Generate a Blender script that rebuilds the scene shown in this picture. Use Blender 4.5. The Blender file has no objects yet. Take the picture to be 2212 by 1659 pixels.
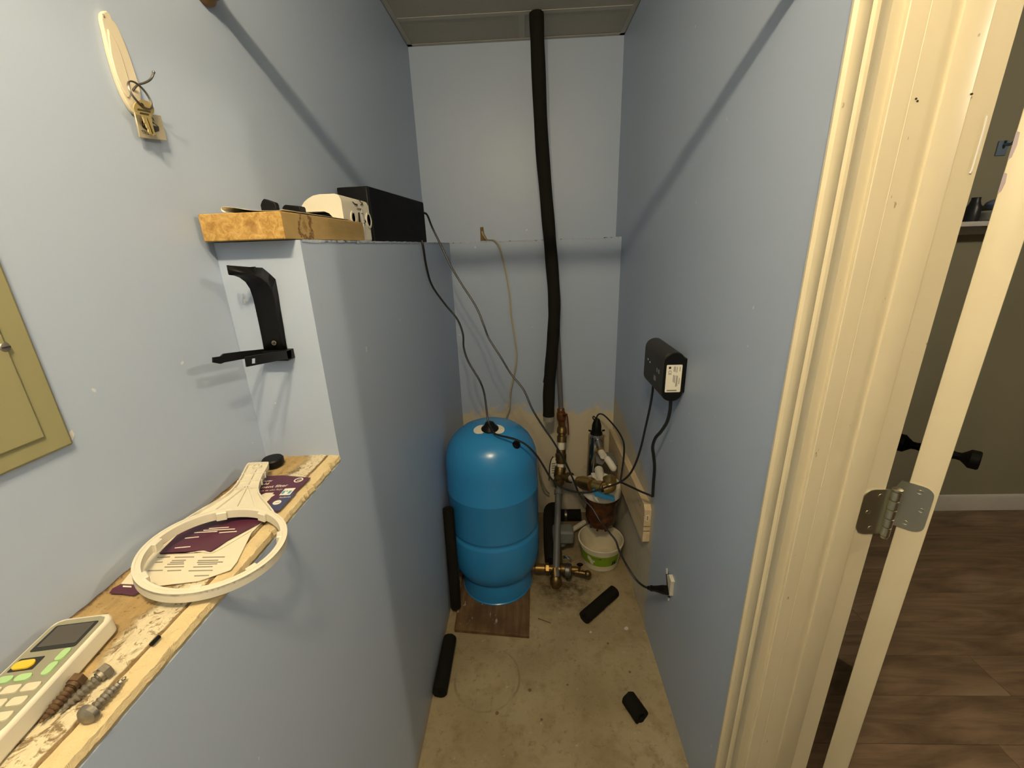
import bpy, bmesh, math, random
from mathutils import Vector, Matrix, noise
from math import pi, sin, cos, radians
random.seed(7)

# ------------------------------------------------------------------ camera
W, H = 2212, 1659
F = 902.467; PITCH = 0.3207; ROLL = -0.0355; YAW = -0.0410
CAM = Vector((0, 0, 1.55))
fw = Vector((sin(YAW)*cos(PITCH), cos(YAW)*cos(PITCH), -sin(PITCH)))
_rt = Vector((cos(YAW), -sin(YAW), 0)); _up = _rt.cross(fw)
rt = cos(ROLL)*_rt + sin(ROLL)*_up
up = -sin(ROLL)*_rt + cos(ROLL)*_up
scene = bpy.context.scene
col = scene.collection
cd = bpy.data.cameras.new('camera'); cam = bpy.data.objects.new('camera', cd); col.objects.link(cam)
cd.sensor_fit = 'HORIZONTAL'; cd.sensor_width = 36.0; cd.lens = F/W*36.0
cd.clip_start = 0.02; cd.clip_end = 50
M = Matrix((rt, up, -fw)).transposed().to_4x4(); M.translation = CAM
cam.matrix_world = M
scene.camera = cam

def at(u, v, ax, val):
    """point where the sight line of photo pixel (u,v) meets the plane ax=val"""
    d = fw + rt*((u-W/2)/F) - up*((v-H/2)/F)
    i = 'xyz'.index(ax)
    return CAM + d*((val-CAM[i])/d[i])

# ------------------------------------------------------------------ world, exposure
wd = bpy.data.worlds.new('world'); scene.world = wd; wd.use_nodes = True
wd.node_tree.nodes['Background'].inputs[0].default_value = (0.5, 0.55, 0.6, 1)
wd.node_tree.nodes['Background'].inputs[1].default_value = 0.0
vs = scene.view_settings
vs.view_transform = 'Standard'; vs.look = 'None'; vs.gamma = 1.0; vs.use_curve_mapping = False
vs.exposure = 0.42
BULB = 560.0                 # radiance of the two bulbs in the closet
BULB_COL = (1.0, 0.81, 0.51)
HALL = 380.0                  # dim lamp in the room behind the door
HALL_COL = (1.0, 0.85, 0.62)

# ------------------------------------------------------------------ room dimensions (metres)
xR, xb, xU = 0.4703, -0.3732, -0.5204
yf, yB1, yB2 = 0.7224, 2.170, 2.3108
zl, zb, zc = 1.1701, 1.5702, 2.4397
yN = -0.95                  # wall behind the camera
yJ = 0.635                  # hinge jamb face
xO = 0.603                  # outer face of the right wall
zD = 2.05                   # door head

# ------------------------------------------------------------------ mesh helpers
class MB:
    def __init__(s): s.v = []; s.f = []
    def add(s, v, f):
        o = len(s.v); s.v += [Vector(p) for p in v]; s.f += [tuple(i+o for i in q) for q in f]; return s
    def box(s, x0, x1, y0, y1, z0, z1):
        return s.add([(x0,y0,z0),(x1,y0,z0),(x1,y1,z0),(x0,y1,z0),(x0,y0,z1),(x1,y0,z1),(x1,y1,z1),(x0,y1,z1)],
                     [(0,3,2,1),(4,5,6,7),(0,1,5,4),(1,2,6,5),(2,3,7,6),(3,0,4,7)])
    def rbox(s, x0, x1, y0, y1, z0, z1, b=.003, seg=2):
        bm = bmesh.new(); bmesh.ops.create_cube(bm, size=1)
        for v in bm.verts:
            v.co = Vector(((x0+x1)/2+v.co.x*(x1-x0), (y0+y1)/2+v.co.y*(y1-y0), (z0+z1)/2+v.co.z*(z1-z0)))
        bmesh.ops.bevel(bm, geom=list(bm.edges), offset=b, segments=seg, profile=.5, affect='EDGES')
        bm.verts.index_update()
        s.add([v.co.copy() for v in bm.verts], [tuple(v.index for v in f.verts) for f in bm.faces]); bm.free(); return s
    def cyl(s, p0, p1, r0, r1=None, n=24, caps=True):
        p0 = Vector(p0); p1 = Vector(p1); r1 = r0 if r1 is None else r1
        d = (p1-p0).normalized(); a = d.orthogonal().normalized(); b = d.cross(a)
        V = []
        for p, r in ((p0, r0), (p1, r1)):
            V += [p + (a*cos(2*pi*i/n) + b*sin(2*pi*i/n))*r for i in range(n)]
        Fc = [(i, (i+1) % n, n+(i+1) % n, n+i) for i in range(n)]
        if caps: Fc += [tuple(range(n-1, -1, -1)), tuple(range(n, 2*n))]
        return s.add(V, Fc)
    def spin(s, prof, p0, d, n=32, caps=True):
        """profile [(radius, distance along d)] turned round the axis p0,d"""
        p0 = Vector(p0); d = Vector(d).normalized()
        a = d.orthogonal().normalized(); b = d.cross(a)
        V = []; Fc = []
        for r, t in prof:
            V += [p0 + d*t + (a*cos(2*pi*i/n) + b*sin(2*pi*i/n))*r for i in range(n)]
        for k in range(len(prof)-1):
            Fc += [(k*n+i, k*n+(i+1) % n, (k+1)*n+(i+1) % n, (k+1)*n+i) for i in range(n)]
        if caps:
            if prof[0][0] > 1e-5: Fc.append(tuple(range(n-1, -1, -1)))
            if prof[-1][0] > 1e-5: Fc.append(tuple(range((len(prof)-1)*n, len(prof)*n)))
        return s.add(V, Fc)
    def tube(s, path, r, n=10, caps=True):
        path = [Vector(p) for p in path]; m = len(path)
        rr = r if isinstance(r, (list, tuple)) else [r]*m
        T = []
        for i in range(m):
            T.append((path[min(i+1, m-1)] - path[max(i-1, 0)]).normalized())
        a = T[0].orthogonal().normalized(); V = []
        for i in range(m):
            a = (a - T[i]*a.dot(T[i])).normalized(); b = T[i].cross(a)
            V += [path[i] + (a*cos(2*pi*k/n) + b*sin(2*pi*k/n))*rr[i] for k in range(n)]
        Fc = [(i*n+k, i*n+(k+1) % n, (i+1)*n+(k+1) % n, (i+1)*n+k) for i in range(m-1) for k in range(n)]
        if caps: Fc += [tuple(range(n-1, -1, -1)), tuple(range((m-1)*n, m*n))]
        return s.add(V, Fc)
    def prism(s, poly, off):
        """planar 3D outline extruded by the vector off"""
        poly = [Vector(p) for p in poly]; off = Vector(off); n = len(poly)
        nv = Vector((0, 0, 0))
        for i in range(n): nv += poly[i].cross(poly[(i+1) % n])
        if nv.dot(off) > 0: poly = poly[::-1]
        V = poly + [p+off for p in poly]
        Fc = [tuple(range(n)), tuple(range(2*n-1, n-1, -1))] + [(i, n+i, n+(i+1) % n, (i+1) % n) for i in range(n)]
        return s.add(V, Fc)
    def ring(s, c, e1, e2, ro, ri, h, n=64):
        """flat ring of rectangular section, lower face through c"""
        c = Vector(c); e1 = Vector(e1); e2 = Vector(e2); nn = e1.cross(e2).normalized()*h
        V = []
        for i in range(n):
            d = e1*cos(2*pi*i/n) + e2*sin(2*pi*i/n)
            V += [c+d*ri, c+d*ro, c+d*ro+nn, c+d*ri+nn]
        Fc = []
        for i in range(n):
            j = (i+1) % n
            for k in range(4): Fc.append((4*i+k, 4*j+k, 4*j+(k+1) % 4, 4*i+(k+1) % 4))
        return s.add(V, Fc)
    def grid(s, P, nu, nv):
        return s.add(P, [(i*nv+j, (i+1)*nv+j, (i+1)*nv+j+1, i*nv+j+1) for i in range(nu-1) for j in range(nv-1)])
    def sphere(s, c, r, n=16, sc=(1, 1, 1)):
        c = Vector(c); pr = []
        V = []; Fc = []; m = n//2
        for i in range(m+1):
            t = pi*i/m
            for k in range(n): V.append(c + Vector((sc[0]*r*sin(t)*cos(2*pi*k/n), sc[1]*r*sin(t)*sin(2*pi*k/n), -sc[2]*r*cos(t))))
        for i in range(m):
            for k in range(n): Fc.append((i*n+k, i*n+(k+1) % n, (i+1)*n+(k+1) % n, (i+1)*n+k))
        return s.add(V, Fc)
    def text(s, string, size, Mx, align='LEFT', shear=0.0, bold=0.0):
        c = bpy.data.curves.new('t', 'FONT'); c.body = string; c.size = size; c.align_x = align; c.shear = shear
        c.offset = bold; c.resolution_u = 2
        o = bpy.data.objects.new('t', c); col.objects.link(o)
        me = bpy.data.meshes.new_from_object(o)
        s.add([Mx @ v.co for v in me.vertices], [tuple(p.vertices) for p in me.polygons])
        bpy.data.objects.remove(o); bpy.data.curves.remove(c); bpy.data.meshes.remove(me); return s
    def xf(s, Mx):
        s.v = [Mx @ p for p in s.v]; return s
    def build(s, name, mat, parent=None, origin=None, angle=35, clean=False):
        if origin is None:
            if parent is not None: origin = Vector((0, 0, 0)); org = wloc(parent)
            else:
                xs = [p.x for p in s.v]; ys = [p.y for p in s.v]
                org = Vector(((min(xs)+max(xs))/2, (min(ys)+max(ys))/2, min(p.z for p in s.v)))
        else: org = Vector(origin)
        me = bpy.data.meshes.new(name)
        me.from_pydata([tuple(p-org) for p in s.v], [], s.f)
        bm = bmesh.new(); bm.from_mesh(me)
        bmesh.ops.remove_doubles(bm, verts=bm.verts, dist=1e-6)
        bmesh.ops.recalc_face_normals(bm, faces=bm.faces); bm.to_mesh(me); bm.free()
        me.materials.append(mat)
        me.shade_smooth(); me.set_sharp_from_angle(angle=radians(angle))
        o = bpy.data.objects.new(name, me); col.objects.link(o)
        if parent is not None: o.parent = parent; o['_w'] = list(org)
        else: o.location = org; o['_w'] = list(org)
        return o

def wloc(o): return Vector(o['_w'])
def thing(name, label, cat, loc, group=None):
    o = bpy.data.objects.new(name, None); o.empty_display_size = .05; col.objects.link(o)
    o.location = Vector(loc); o['_w'] = list(loc); tag(o, label, cat, group); return o
def tag(o, label, cat=None, group=None):
    o['label'] = label
    if cat: o['category'] = cat
    if group: o['group'] = group
    return o
def struct(name, mb, mat, label=None, parent=None):
    o = mb.build(name, mat, parent, None if parent is not None else (0, 0, 0))
    if parent is None: o['kind'] = 'structure'
    if label: o['label'] = label
    return o
def spline(P, n=8):
    P = [Vector(p) for p in P]; Q = [2*P[0]-P[1]] + P + [2*P[-1]-P[-2]]; out = []
    for i in range(1, len(Q)-2):
        p0, p1, p2, p3 = Q[i-1:i+3]
        for k in range(n):
            t = k/n
            out.append(.5*((2*p1) + (p2-p0)*t + (2*p0-5*p1+4*p2-p3)*t*t + (3*p1-p0-3*p2+p3)*t**3))
    return out + [P[-1]]
def frame(o, ex, ey, ez=None):
    ex = Vector(ex).normalized(); ey = Vector(ey).normalized(); ez = ex.cross(ey).normalized() if ez is None else Vector(ez).normalized()
    m = Matrix((ex, ey, ez)).transposed().to_4x4(); m.translation = Vector(o); return m
def rrect(w, h, r, n=5, corners=(1, 1, 1, 1)):
    out = []
    for k, (sx, sy, a0) in enumerate(((1, 1, 0), (-1, 1, 90), (-1, -1, 180), (1, -1, 270))):
        q = r if corners[k] else min(r, .0005)
        for i in range(n+1):
            a = radians(a0 + 90*i/n); out.append(Vector((sx*(w/2-q)+q*cos(a), sy*(h/2-q)+q*sin(a), 0)))
    return out

# ------------------------------------------------------------------ materials
class NT:
    def __init__(s, name):
        s.m = bpy.data.materials.new(name); s.m.use_nodes = True; s.t = s.m.node_tree; s.n = s.t.nodes
        s.b = s.n['Principled BSDF']; s._pos = None
    def new(s, ty, **k):
        n = s.n.new(ty)
        for a, v in k.items(): setattr(n, a, v)
        return n
    def lk(s, a, b): s.t.links.new(a, b)
    def setin(s, sock, v):
        if hasattr(v, 'is_linked') or isinstance(v, bpy.types.NodeSocket): s.lk(v, sock)
        else: sock.default_value = v
    def pos(s):
        if s._pos is None: s._pos = s.new('ShaderNodeNewGeometry').outputs['Position']
        return s._pos
    def obj(s): return s.new('ShaderNodeTexCoord').outputs['Object']
    def sep(s, v=None):
        n = s.new('ShaderNodeSeparateXYZ'); s.lk(v or s.pos(), n.inputs[0]); return n.outputs
    def math(s, op, a, b=0.0, c=0.0, clamp=False):
        n = s.new('ShaderNodeMath', operation=op, use_clamp=clamp)
        s.setin(n.inputs[0], a); s.setin(n.inputs[1], b)
        if op in ('MULTIPLY_ADD', 'SMOOTH_MIN', 'COMPARE'): s.setin(n.inputs[2], c)
        return n.outputs[0]
    def mapr(s, v, a, b, c=0.0, d=1.0, smooth=False):
        n = s.new('ShaderNodeMapRange', interpolation_type='SMOOTHSTEP' if smooth else 'LINEAR')
        s.setin(n.inputs[0], v)
        for i, x in enumerate((a, b, c, d)): n.inputs[1+i].default_value = x
        return n.outputs[0]
    def noise(s, scale, detail=4, rough=.55, vec=None, sc=None, dist=0.0):
        n = s.new('ShaderNodeTexNoise'); n.inputs['Scale'].default_value = scale
        n.inputs['Detail'].default_value = detail; n.inputs['Roughness'].default_value = rough
        n.inputs['Distortion'].default_value = dist
        v = vec or s.pos()
        if sc:
            mp = s.new('ShaderNodeMapping'); mp.inputs['Scale'].default_value = sc; s.lk(v, mp.inputs[0]); v = mp.outputs[0]
        s.lk(v, n.inputs['Vector']); return n.outputs[0]
    def vor(s, scale, vec=None, feature='F1'):
        n = s.new('ShaderNodeTexVoronoi', feature=feature); n.inputs['Scale'].default_value = scale
        s.lk(vec or s.pos(), n.inputs['Vector']); return n.outputs['Distance']
    def mix(s, f, a, b, mode='MIX'):
        n = s.new('ShaderNodeMix', data_type='RGBA', blend_type=mode)
        s.setin(n.inputs[0], f)
        for k, v in ((6, a), (7, b)):
            if isinstance(v, (tuple, list)): n.inputs[k].default_value = (*v[:3], 1)
            else: s.lk(v, n.inputs[k])
        return n.outputs[2]
    def ramp(s, v, stops):
        n = s.new('ShaderNodeValToRGB'); e = n.color_ramp.elements
        while len(e) < len(stops): e.new(.5)
        for i, (p, c) in enumerate(stops): e[i].position = p; e[i].color = (*c, 1)
        s.lk(v, n.inputs[0]); return n.outputs[0]
    def dist2(s, a, ca, b, cb):
        x = s.math('SUBTRACT', a, ca); y = s.math('SUBTRACT', b, cb)
        return s.math('SQRT', s.math('ADD', s.math('MULTIPLY', x, x), s.math('MULTIPLY', y, y)))
    def bump(s, h, strength=.2, dist=.001):
        n = s.new('ShaderNodeBump'); n.inputs['Strength'].default_value = strength; n.inputs['Distance'].default_value = dist
        s.lk(h, n.inputs['Height']); s.lk(n.outputs[0], s.b.inputs['Normal']); return n
    def done(s, color, rough=.5, metal=0.0, spec=.5):
        if isinstance(color, (tuple, list)): s.b.inputs['Base Color'].default_value = (*color[:3], 1)
        else: s.lk(color, s.b.inputs['Base Color'])
        s.setin(s.b.inputs['Roughness'], rough); s.b.inputs['Metallic'].default_value = metal
        s.b.inputs['Specular IOR Level'].default_value = spec
        return s.m

def plain(name, c, rough=.5, metal=0.0, spec=.5, var=.08, scale=30, bump=0.0, bscale=200, bdist=.0005):
    t = NT(name)
    f = t.noise(scale, 4, .6)
    d = [max(0, x*(1-var)) for x in c]; l = [min(1, x*(1+var)) for x in c]
    colr = t.mix(f, d, l)
    if bump: t.bump(t.noise(bscale, 3, .6), bump, bdist)
    return t.done(colr, t.mapr(f, 0, 1, rough*.9, min(1, rough*1.1)), metal, spec)

PAINT_A = (0.385, 0.460, 0.600); PAINT_B = (0.410, 0.485, 0.625)
PLASTER = (0.62, 0.56, 0.43)
def paint_base(t):
    c = t.mix(t.noise(3.0, 3, .5), PAINT_A, PAINT_B)
    # small pale chips and thin grey scuffs in the paint
    chips = t.mapr(t.noise(38, 2, .5), .765, .785)
    c = t.mix(t.math('MULTIPLY', chips, .6), c, (0.75, 0.75, 0.73))
    sc = t.mapr(t.noise(9, 5, .7, sc=(1, 1, .35)), .70, .82)
    c = t.mix(t.math('MULTIPLY', sc, .35), c, (0.22, 0.22, 0.23))
    t.bump(t.noise(240, 3, .6), .10, .0006)
    return c
def mat_paint(name='blue_paint'):
    t = NT(name); return t.done(paint_base(t), .42, 0, .45)
def mat_paint_back():
    """blue paint that stops in a ragged line above bare plaster"""
    t = NT('blue_paint_over_bare_plaster'); c = paint_base(t); o = t.sep()
    n1 = t.noise(7, 4, .6); n2 = t.noise(28, 3, .6)
    h = t.math('ADD', o['Z'], t.math('ADD', t.math('MULTIPLY', t.math('SUBTRACT', n1, .5), -.22), t.math('MULTIPLY', t.math('SUBTRACT', n2, .5), -.07)))
    f = t.mapr(h, .655, .705, 1, 0, True)
    pl = t.mix(t.noise(11, 5, .6), (0.54, 0.47, 0.34), PLASTER)
    pl = t.mix(t.mapr(t.noise(5, 4, .7), .58, .75), pl, (0.40, 0.36, 0.30))
    return t.done(t.mix(f, c, pl), t.mapr(f, 0, 1, .42, .75), 0, .4)
def mat_paint_right():
    t = NT('blue_paint_over_bare_plaster_side'); c = paint_base(t); o = t.sep()
    n1 = t.noise(6, 4, .6); n2 = t.noise(25, 3, .6)
    w = t.math('ADD', t.math('MULTIPLY', t.math('SUBTRACT', n1, .5), .20), t.math('MULTIPLY', t.math('SUBTRACT', n2, .5), .05))
    # boundary: vertical at y=1.36 up to z=.55, then sloping up to z=.72 at the back
    b1 = t.math('ADD', t.math('SUBTRACT', o['Y'], 1.37), t.math('MULTIPLY', w, .35))
    top = t.math('ADD', t.mapr(o['Y'], 1.36, 1.95, .60, .735), t.math('MULTIPLY', w, .6))
    b2 = t.math('SUBTRACT', top, o['Z'])
    f = t.math('MULTIPLY', t.mapr(b1, -.012, .03, 0, 1, True), t.mapr(b2, -.02, .035, 0, 1, True))
    pl = t.mix(t.noise(9, 5, .6), (0.50, 0.45, 0.35), (0.60, 0.55, 0.45))
    pl = t.mix(t.mapr(t.noise(6, 4, .7), .60, .75), pl, (0.36, 0.36, 0.36))
    return t.done(t.mix(f, c, pl), t.mapr(f, 0, 1, .42, .75), 0, .4)
def mat_paint_low():
    t = NT('blue_paint_scuffed_low'); c = paint_base(t); o = t.sep()
    n1 = t.noise(16, 5, .7)
    f = t.mapr(t.math('ADD', o['Z'], t.math('MULTIPLY', n1, -.16)), -.09, .0, 1, 0, True)
    c = t.mix(t.math('MULTIPLY', f, .75), c, (0.46, 0.38, 0.26))
    return t.done(c, .42, 0, .45)
def mat_concrete():
    t = NT('stained_concrete'); o = t.sep()
    n1 = t.noise(3.5, 6, .62); n2 = t.noise(14, 6, .65); n3 = t.noise(60, 4, .6)
    c = t.ramp(n1, [(.28, (0.25, 0.190, 0.100)), (.5, (0.37, 0.300, 0.180)), (.75, (0.47, 0.400, 0.260))])
    c = t.mix(t.mapr(n2, .48, .68, 0, .75), c, (0.23, 0.165, 0.08)); c = t.mix(t.mapr(t.noise(34, 6, .7), .56, .68, 0, .6), c, (0.17, 0.115, 0.05))
    c = t.mix(t.mapr(n3, .62, .75, 0, .35), c, (0.18, 0.13, 0.07))
    c = t.mix(t.mapr(t.noise(22, 5, .7), .63, .72, 0, .6), c, (0.60, 0.55, 0.44))
    # wet rusty stain round the pipe fittings and back corner
    d = t.dist2(o['X'], .15, o['Y'], 1.62)
    wob = t.math('MULTIPLY', t.math('SUBTRACT', t.noise(12, 5, .7), .5), .34)
    st = t.math('MULTIPLY', t.mapr(t.math('ADD', d, wob), .03, .22, 1, 0, True), t.mapr(t.noise(26, 6, .75), .36, .58, .25, 1))
    c = t.mix(t.math('MULTIPLY', st, .95), c, (0.055, 0.033, 0.014))
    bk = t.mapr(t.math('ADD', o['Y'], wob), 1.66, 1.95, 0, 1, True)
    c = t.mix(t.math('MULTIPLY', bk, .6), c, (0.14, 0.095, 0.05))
    # ring mark left by an older tank
    rd = t.dist2(o['X'], -.180, o['Y'], 1.145)
    rg = t.math('ABSOLUTE', t.math('SUBTRACT', t.math('ADD', rd, t.math('MULTIPLY', t.math('SUBTRACT', n2, .5), .012)), .122))
    rm = t.math('MULTIPLY', t.mapr(rg, .0015, .006, 1, 0, True), t.mapr(t.noise(6, 3, .6), .42, .60, .0, .75))
    c = t.mix(rm, c, (0.22, 0.165, 0.09))
    # drops
    for x, y, r in ((-.135, 1.02, .008), (-.02, 1.10, .008), (.30, 1.29, .006), (.36, 1.17, .006), (.12, 1.12, .005), (.02, 1.00, .006)):
        c = t.mix(t.mapr(t.dist2(o['X'], x, o['Y'], y), r*.6, r, .85, 0, True), c, (0.13, 0.08, 0.035))
    t.bump(t.math('ADD', n3, t.math('MULTIPLY', n2, .8)), .35, .0015)
    return t.done(c, t.mapr(n2, .3, .7, .75, .5), 0, .35)
def mat_wood(name, a, b, axis='Y', scale=26, rough=.6, dark=None, along=.06):
    t = NT(name); sc = {'X': (along, 1, 1), 'Y': (1, along, 1), 'Z': (1, 1, along)}[axis]
    n = t.noise(scale, 6, .6, vec=t.pos(), sc=sc, dist=.6)
    c = t.ramp(n, [(.3, a), (.65, b)])
    if dark: c = t.mix(t.mapr(t.noise(7, 5, .7), .52, .72, 0, .8), c, dark)
    t.bump(n, .25, .0008); return t.done(c, rough, 0, .4)
def mat_shelf_board():
    """end-grain and edge of an old board with a water stain"""
    t = NT('old_stained_board'); o = t.sep()
    n = t.noise(95, 7, .7, sc=(1, .25, 1), dist=1.0); n2 = t.noise(48, 6, .7)
    c = t.ramp(n, [(.3, (0.27, 0.145, 0.036)), (.5, (0.45, 0.27, 0.08)), (.72, (0.62, 0.42, 0.16))])
    side = t.mapr(o['Y'], .692, .695)
    c = t.mix(side, c, t.mix(n2, (0.30, 0.20, 0.075), (0.42, 0.29, 0.12)))
    d = t.dist2(o['Y'], .764, o['Z'], 1.594)
    dn = t.math('ADD', d, t.math('MULTIPLY', t.math('SUBTRACT', n2, .5), .060))
    edge = t.math('MULTIPLY', t.mapr(t.math('ABSOLUTE', t.math('SUBTRACT', dn, .024)), .001, .005, 1, 0, True), side)
    c = t.mix(t.math('MULTIPLY', edge, .85), c, (0.10, 0.045, 0.015))
    dk = t.math('MULTIPLY', t.mapr(dn, .004, .012, .7, 0, True), side); c = t.mix(dk, c, (0.14, 0.065, 0.02))
    kn = t.dist2(o['X'], -.428, o['Z'], 1.591)
    k2 = t.mapr(t.math('ADD', kn, t.math('MULTIPLY', t.math('SUBTRACT', n2, .5), .02)), .003, .014, .55, 0, True)
    c = t.mix(k2, c, (0.25, 0.12, 0.035))
    t.bump(n, .5, .001); return t.done(c, .75, 0, .25)
def mat_sill():
    """bare wood plate with smeared plaster and a drywall edge"""
    t = NT('bare_wood_with_smeared_plaster'); o = t.sep()
    g = t.noise(60, 6, .6, sc=(1, .10, 1)); n1 = t.noise(45, 6, .72, dist=1.2); n2 = t.noise(160, 5, .65); n3 = t.noise(14, 4, .6)
    wood = t.ramp(g, [(.3, (0.34, 0.22, 0.085)), (.7, (0.56, 0.41, 0.20))])
    wood = t.mix(t.mapr(n3, .40, .65, 0, .6), wood, (0.30, 0.20, 0.09))
    wood = t.mix(t.mapr(n2, .58, .68, 0, .8), wood, (0.13, 0.08, 0.035))
    pl = t.mix(n2, (0.56, 0.47, 0.30), (0.80, 0.73, 0.54))
    pl = t.mix(t.mapr(n1, .54, .61, 0, .9), pl, (0.17, 0.11, 0.05))
    pl = t.mix(t.mapr(n2, .56, .63, 0, .75), pl, (0.22, 0.15, 0.075))
    xs = t.math('ADD', o['X'], t.math('ADD', t.math('MULTIPLY', t.math('SUBTRACT', n1, .5), .035), t.math('MULTIPLY', t.math('SUBTRACT', n3, .5), .06)))
    f = t.mapr(xs, -.440, -.428, 0, 1, True)
    c = t.mix(f, wood, pl)
    # groove between plaster smear and the drywall edge strip
    gx = t.math('ABSOLUTE', t.math('ADD', t.math('ADD', o['X'], .3965), t.math('MULTIPLY', t.math('SUBTRACT', t.noise(30, 4, .6), .5), .007)))
    c = t.mix(t.mapr(gx, .0008, .0030, .9, 0, True), c, (0.20, 0.125, 0.05))
    ed = t.mapr(t.math('ADD', o['X'], t.math('MULTIPLY', t.math('SUBTRACT', n1, .5), .008)), -.3945, -.3925)
    edc = t.mix(g, (0.58, 0.44, 0.23), (0.74, 0.61, 0.37)); edc = t.mix(t.mapr(n1, .60, .68, 0, .6), edc, (0.38, 0.26, 0.12))
    c = t.mix(ed, c, edc)
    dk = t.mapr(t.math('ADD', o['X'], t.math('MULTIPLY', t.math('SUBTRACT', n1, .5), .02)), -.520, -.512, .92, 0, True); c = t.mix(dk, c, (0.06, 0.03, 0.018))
    hgt = t.math('ADD', t.math('MULTIPLY', f, .6), t.math('ADD', n1, t.math('MULTIPLY', n2, .5)))
    t.bump(hgt, .9, .0035)
    return t.done(c, .8, 0, .25)
def mat_trim():
    t = NT('cream_gloss_trim'); n = t.noise(6, 4, .6)
    c = t.mix(n, (0.60, 0.525, 0.365), (0.655, 0.580, 0.415))
    c = t.mix(t.mapr(t.noise(70, 3, .6, sc=(1, 1, .4)), .715, .745, 0, .7), c, (0.25, 0.17, 0.09))
    c = t.mix(t.mapr(t.noise(18, 5, .7, sc=(1, 1, .12)), .60, .75, 0, .30), c, (0.55, 0.46, 0.32))
    t.bump(t.noise(90, 3, .6, sc=(1, 1, .15)), .12, .0006)
    return t.done(c, .38, 0, .5)
def mat_plank(i):
    t = NT('dark_vinyl_plank'); tc = t.obj()
    n = t.noise(9, 6, .62, vec=tc, sc=(.16, 1.0, 1), dist=1.2); n2 = t.noise(34, 5, .6, vec=tc, sc=(.07, 1, 1))
    k = 1.15 + .35*random.random()
    c = t.ramp(n, [(.32, tuple(x*k for x in (0.085, 0.055, 0.034))), (.52, tuple(x*k for x in (0.190, 0.130, 0.084))), (.75, tuple(x*k for x in (0.27, 0.195, 0.135)))])
    c = t.mix(t.mapr(n2, .5, .7, 0, .4), c, (0.05, 0.033, 0.022))
    c = t.mix(t.mapr(t.noise(4.5, 3, .5, vec=tc, sc=(.5, 1.6, 1)), .69, .76, 0, .85), c, (0.02, 0.012, 0.008))
    t.bump(n2, .15, .0006); return t.done(c, .48, 0, .4)
def mat_tile():
    t = NT('ceiling_tile'); n = t.noise(140, 4, .7)
    c = t.mix(t.noise(5, 3, .5), (0.42, 0.39, 0.32), (0.47, 0.44, 0.37)); c = t.mix(t.mapr(n, .60, .68, 0, .35), c, (0.20, 0.18, 0.15))
    t.bump(n, .5, .0015); return t.done(c, .9, 0, .2)
def mat_brown_sump():
    t = NT('rusty_filter_bowl'); o = t.sep(); n = t.noise(24, 5, .7)
    c = t.ramp(n, [(.3, (0.020, 0.007, 0.003)), (.55, (0.085, 0.028, 0.009)), (.8, (0.17, 0.062, 0.020))])
    return t.done(c, .22, 0, .5)
def mat_base_board():
    t = NT('damp_dark_plank'); o = t.sep(); g = t.noise(40, 6, .6, sc=(1, .08, 1), dist=.5)
    c = t.ramp(g, [(.3, (0.10, 0.055, 0.025)), (.7, (0.22, 0.135, 0.065))])
    c = t.mix(t.mapr(t.noise(7, 4, .6), .45, .65, 0, .7), c, (0.07, 0.035, 0.016))
    pm = t.math('MULTIPLY', t.mapr(t.noise(38, 3, .55, sc=(1.1, .32, 1)), .60, .66), t.math('MULTIPLY', t.mapr(o['Y'], 1.36, 1.39), t.mapr(o['X'], -.10, -.13)))
    c = t.mix(t.math('MULTIPLY', pm, .8), c, (0.62, 0.55, 0.42))
    t.bump(g, .4, .0012); return t.done(c, .7, 0, .3)
def mat_foam():
    t = NT('black_foam'); n = t.noise(160, 4, .7)
    t.bump(n, .5, .0012); return t.done(t.mix(t.noise(12, 4, .6), (0.008, 0.007, 0.0055), (0.015, 0.0135, 0.0105)), .9, 0, .15)
def mat_emit(name, c, s):
    t = NT(name); t.b.inputs['Emission Color'].default_value = (*c, 1); t.b.inputs['Emission Strength'].default_value = s
    return t.done((0.9, 0.9, 0.85), .4)

m_paint = mat_paint(); m_back = mat_paint_back(); m_right = mat_paint_right(); m_low = mat_paint_low()
m_conc = mat_concrete(); m_sill = mat_sill(); m_trim = mat_trim(); m_tile = mat_tile()
m_tbar = plain('ceiling_grid_metal', (0.47, 0.44, 0.37), .5, 0, .4)
m_door = plain('cream_door_paint', (0.68, 0.60, 0.42), .4, 0, .5, .04, 8, .08, 120)
m_hall = plain('olive_grey_wall', (0.300, 0.285, 0.210), .7, 0, .3, .05, 4)
m_hallbase = plain('white_baseboard', (0.62, 0.61, 0.58), .5)
m_shelfboard = mat_shelf_board()
m_black = plain('black_plastic', (0.005, 0.005, 0.005), .45, 0, .2, .1, 20)
m_blackm = plain('black_matte_metal', (0.003, 0.003, 0.003), .6, 0, .12, .1, 20)
m_cord = plain('black_cord_rubber', (0.010, 0.010, 0.009), .4, 0, .45)
m_ballast = plain('charcoal_plastic', (0.026, 0.025, 0.021), .5, 0, .4, .1, 60, .1, 400)
m_white = plain('cream_plastic', (0.68, 0.635, 0.52), .45, 0, .5, .05, 40)
m_ivory = plain('ivory_hook_plastic', (0.66, 0.585, 0.44), .4, 0, .5, .03, 20)
m_paper = plain('paper', (0.70, 0.64, 0.50), .8, 0, .3, .05, 60)
m_purple = plain('purple_print', (0.085, 0.020, 0.045), .35, 0, .5, .15, 20)
m_navy = plain('navy_print', (0.050, 0.055, 0.130), .4, 0, .5)
m_sky = plain('light_blue_print', (0.10, 0.33, 0.45), .5)
m_ink = plain('dark_ink', (0.03, 0.028, 0.025), .7)
m_inkgrey = plain('grey_ink', (0.25, 0.23, 0.20), .7)
m_brass = plain('brass', (0.50, 0.35, 0.13), .30, 1.0, .5, .2, 60)
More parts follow.
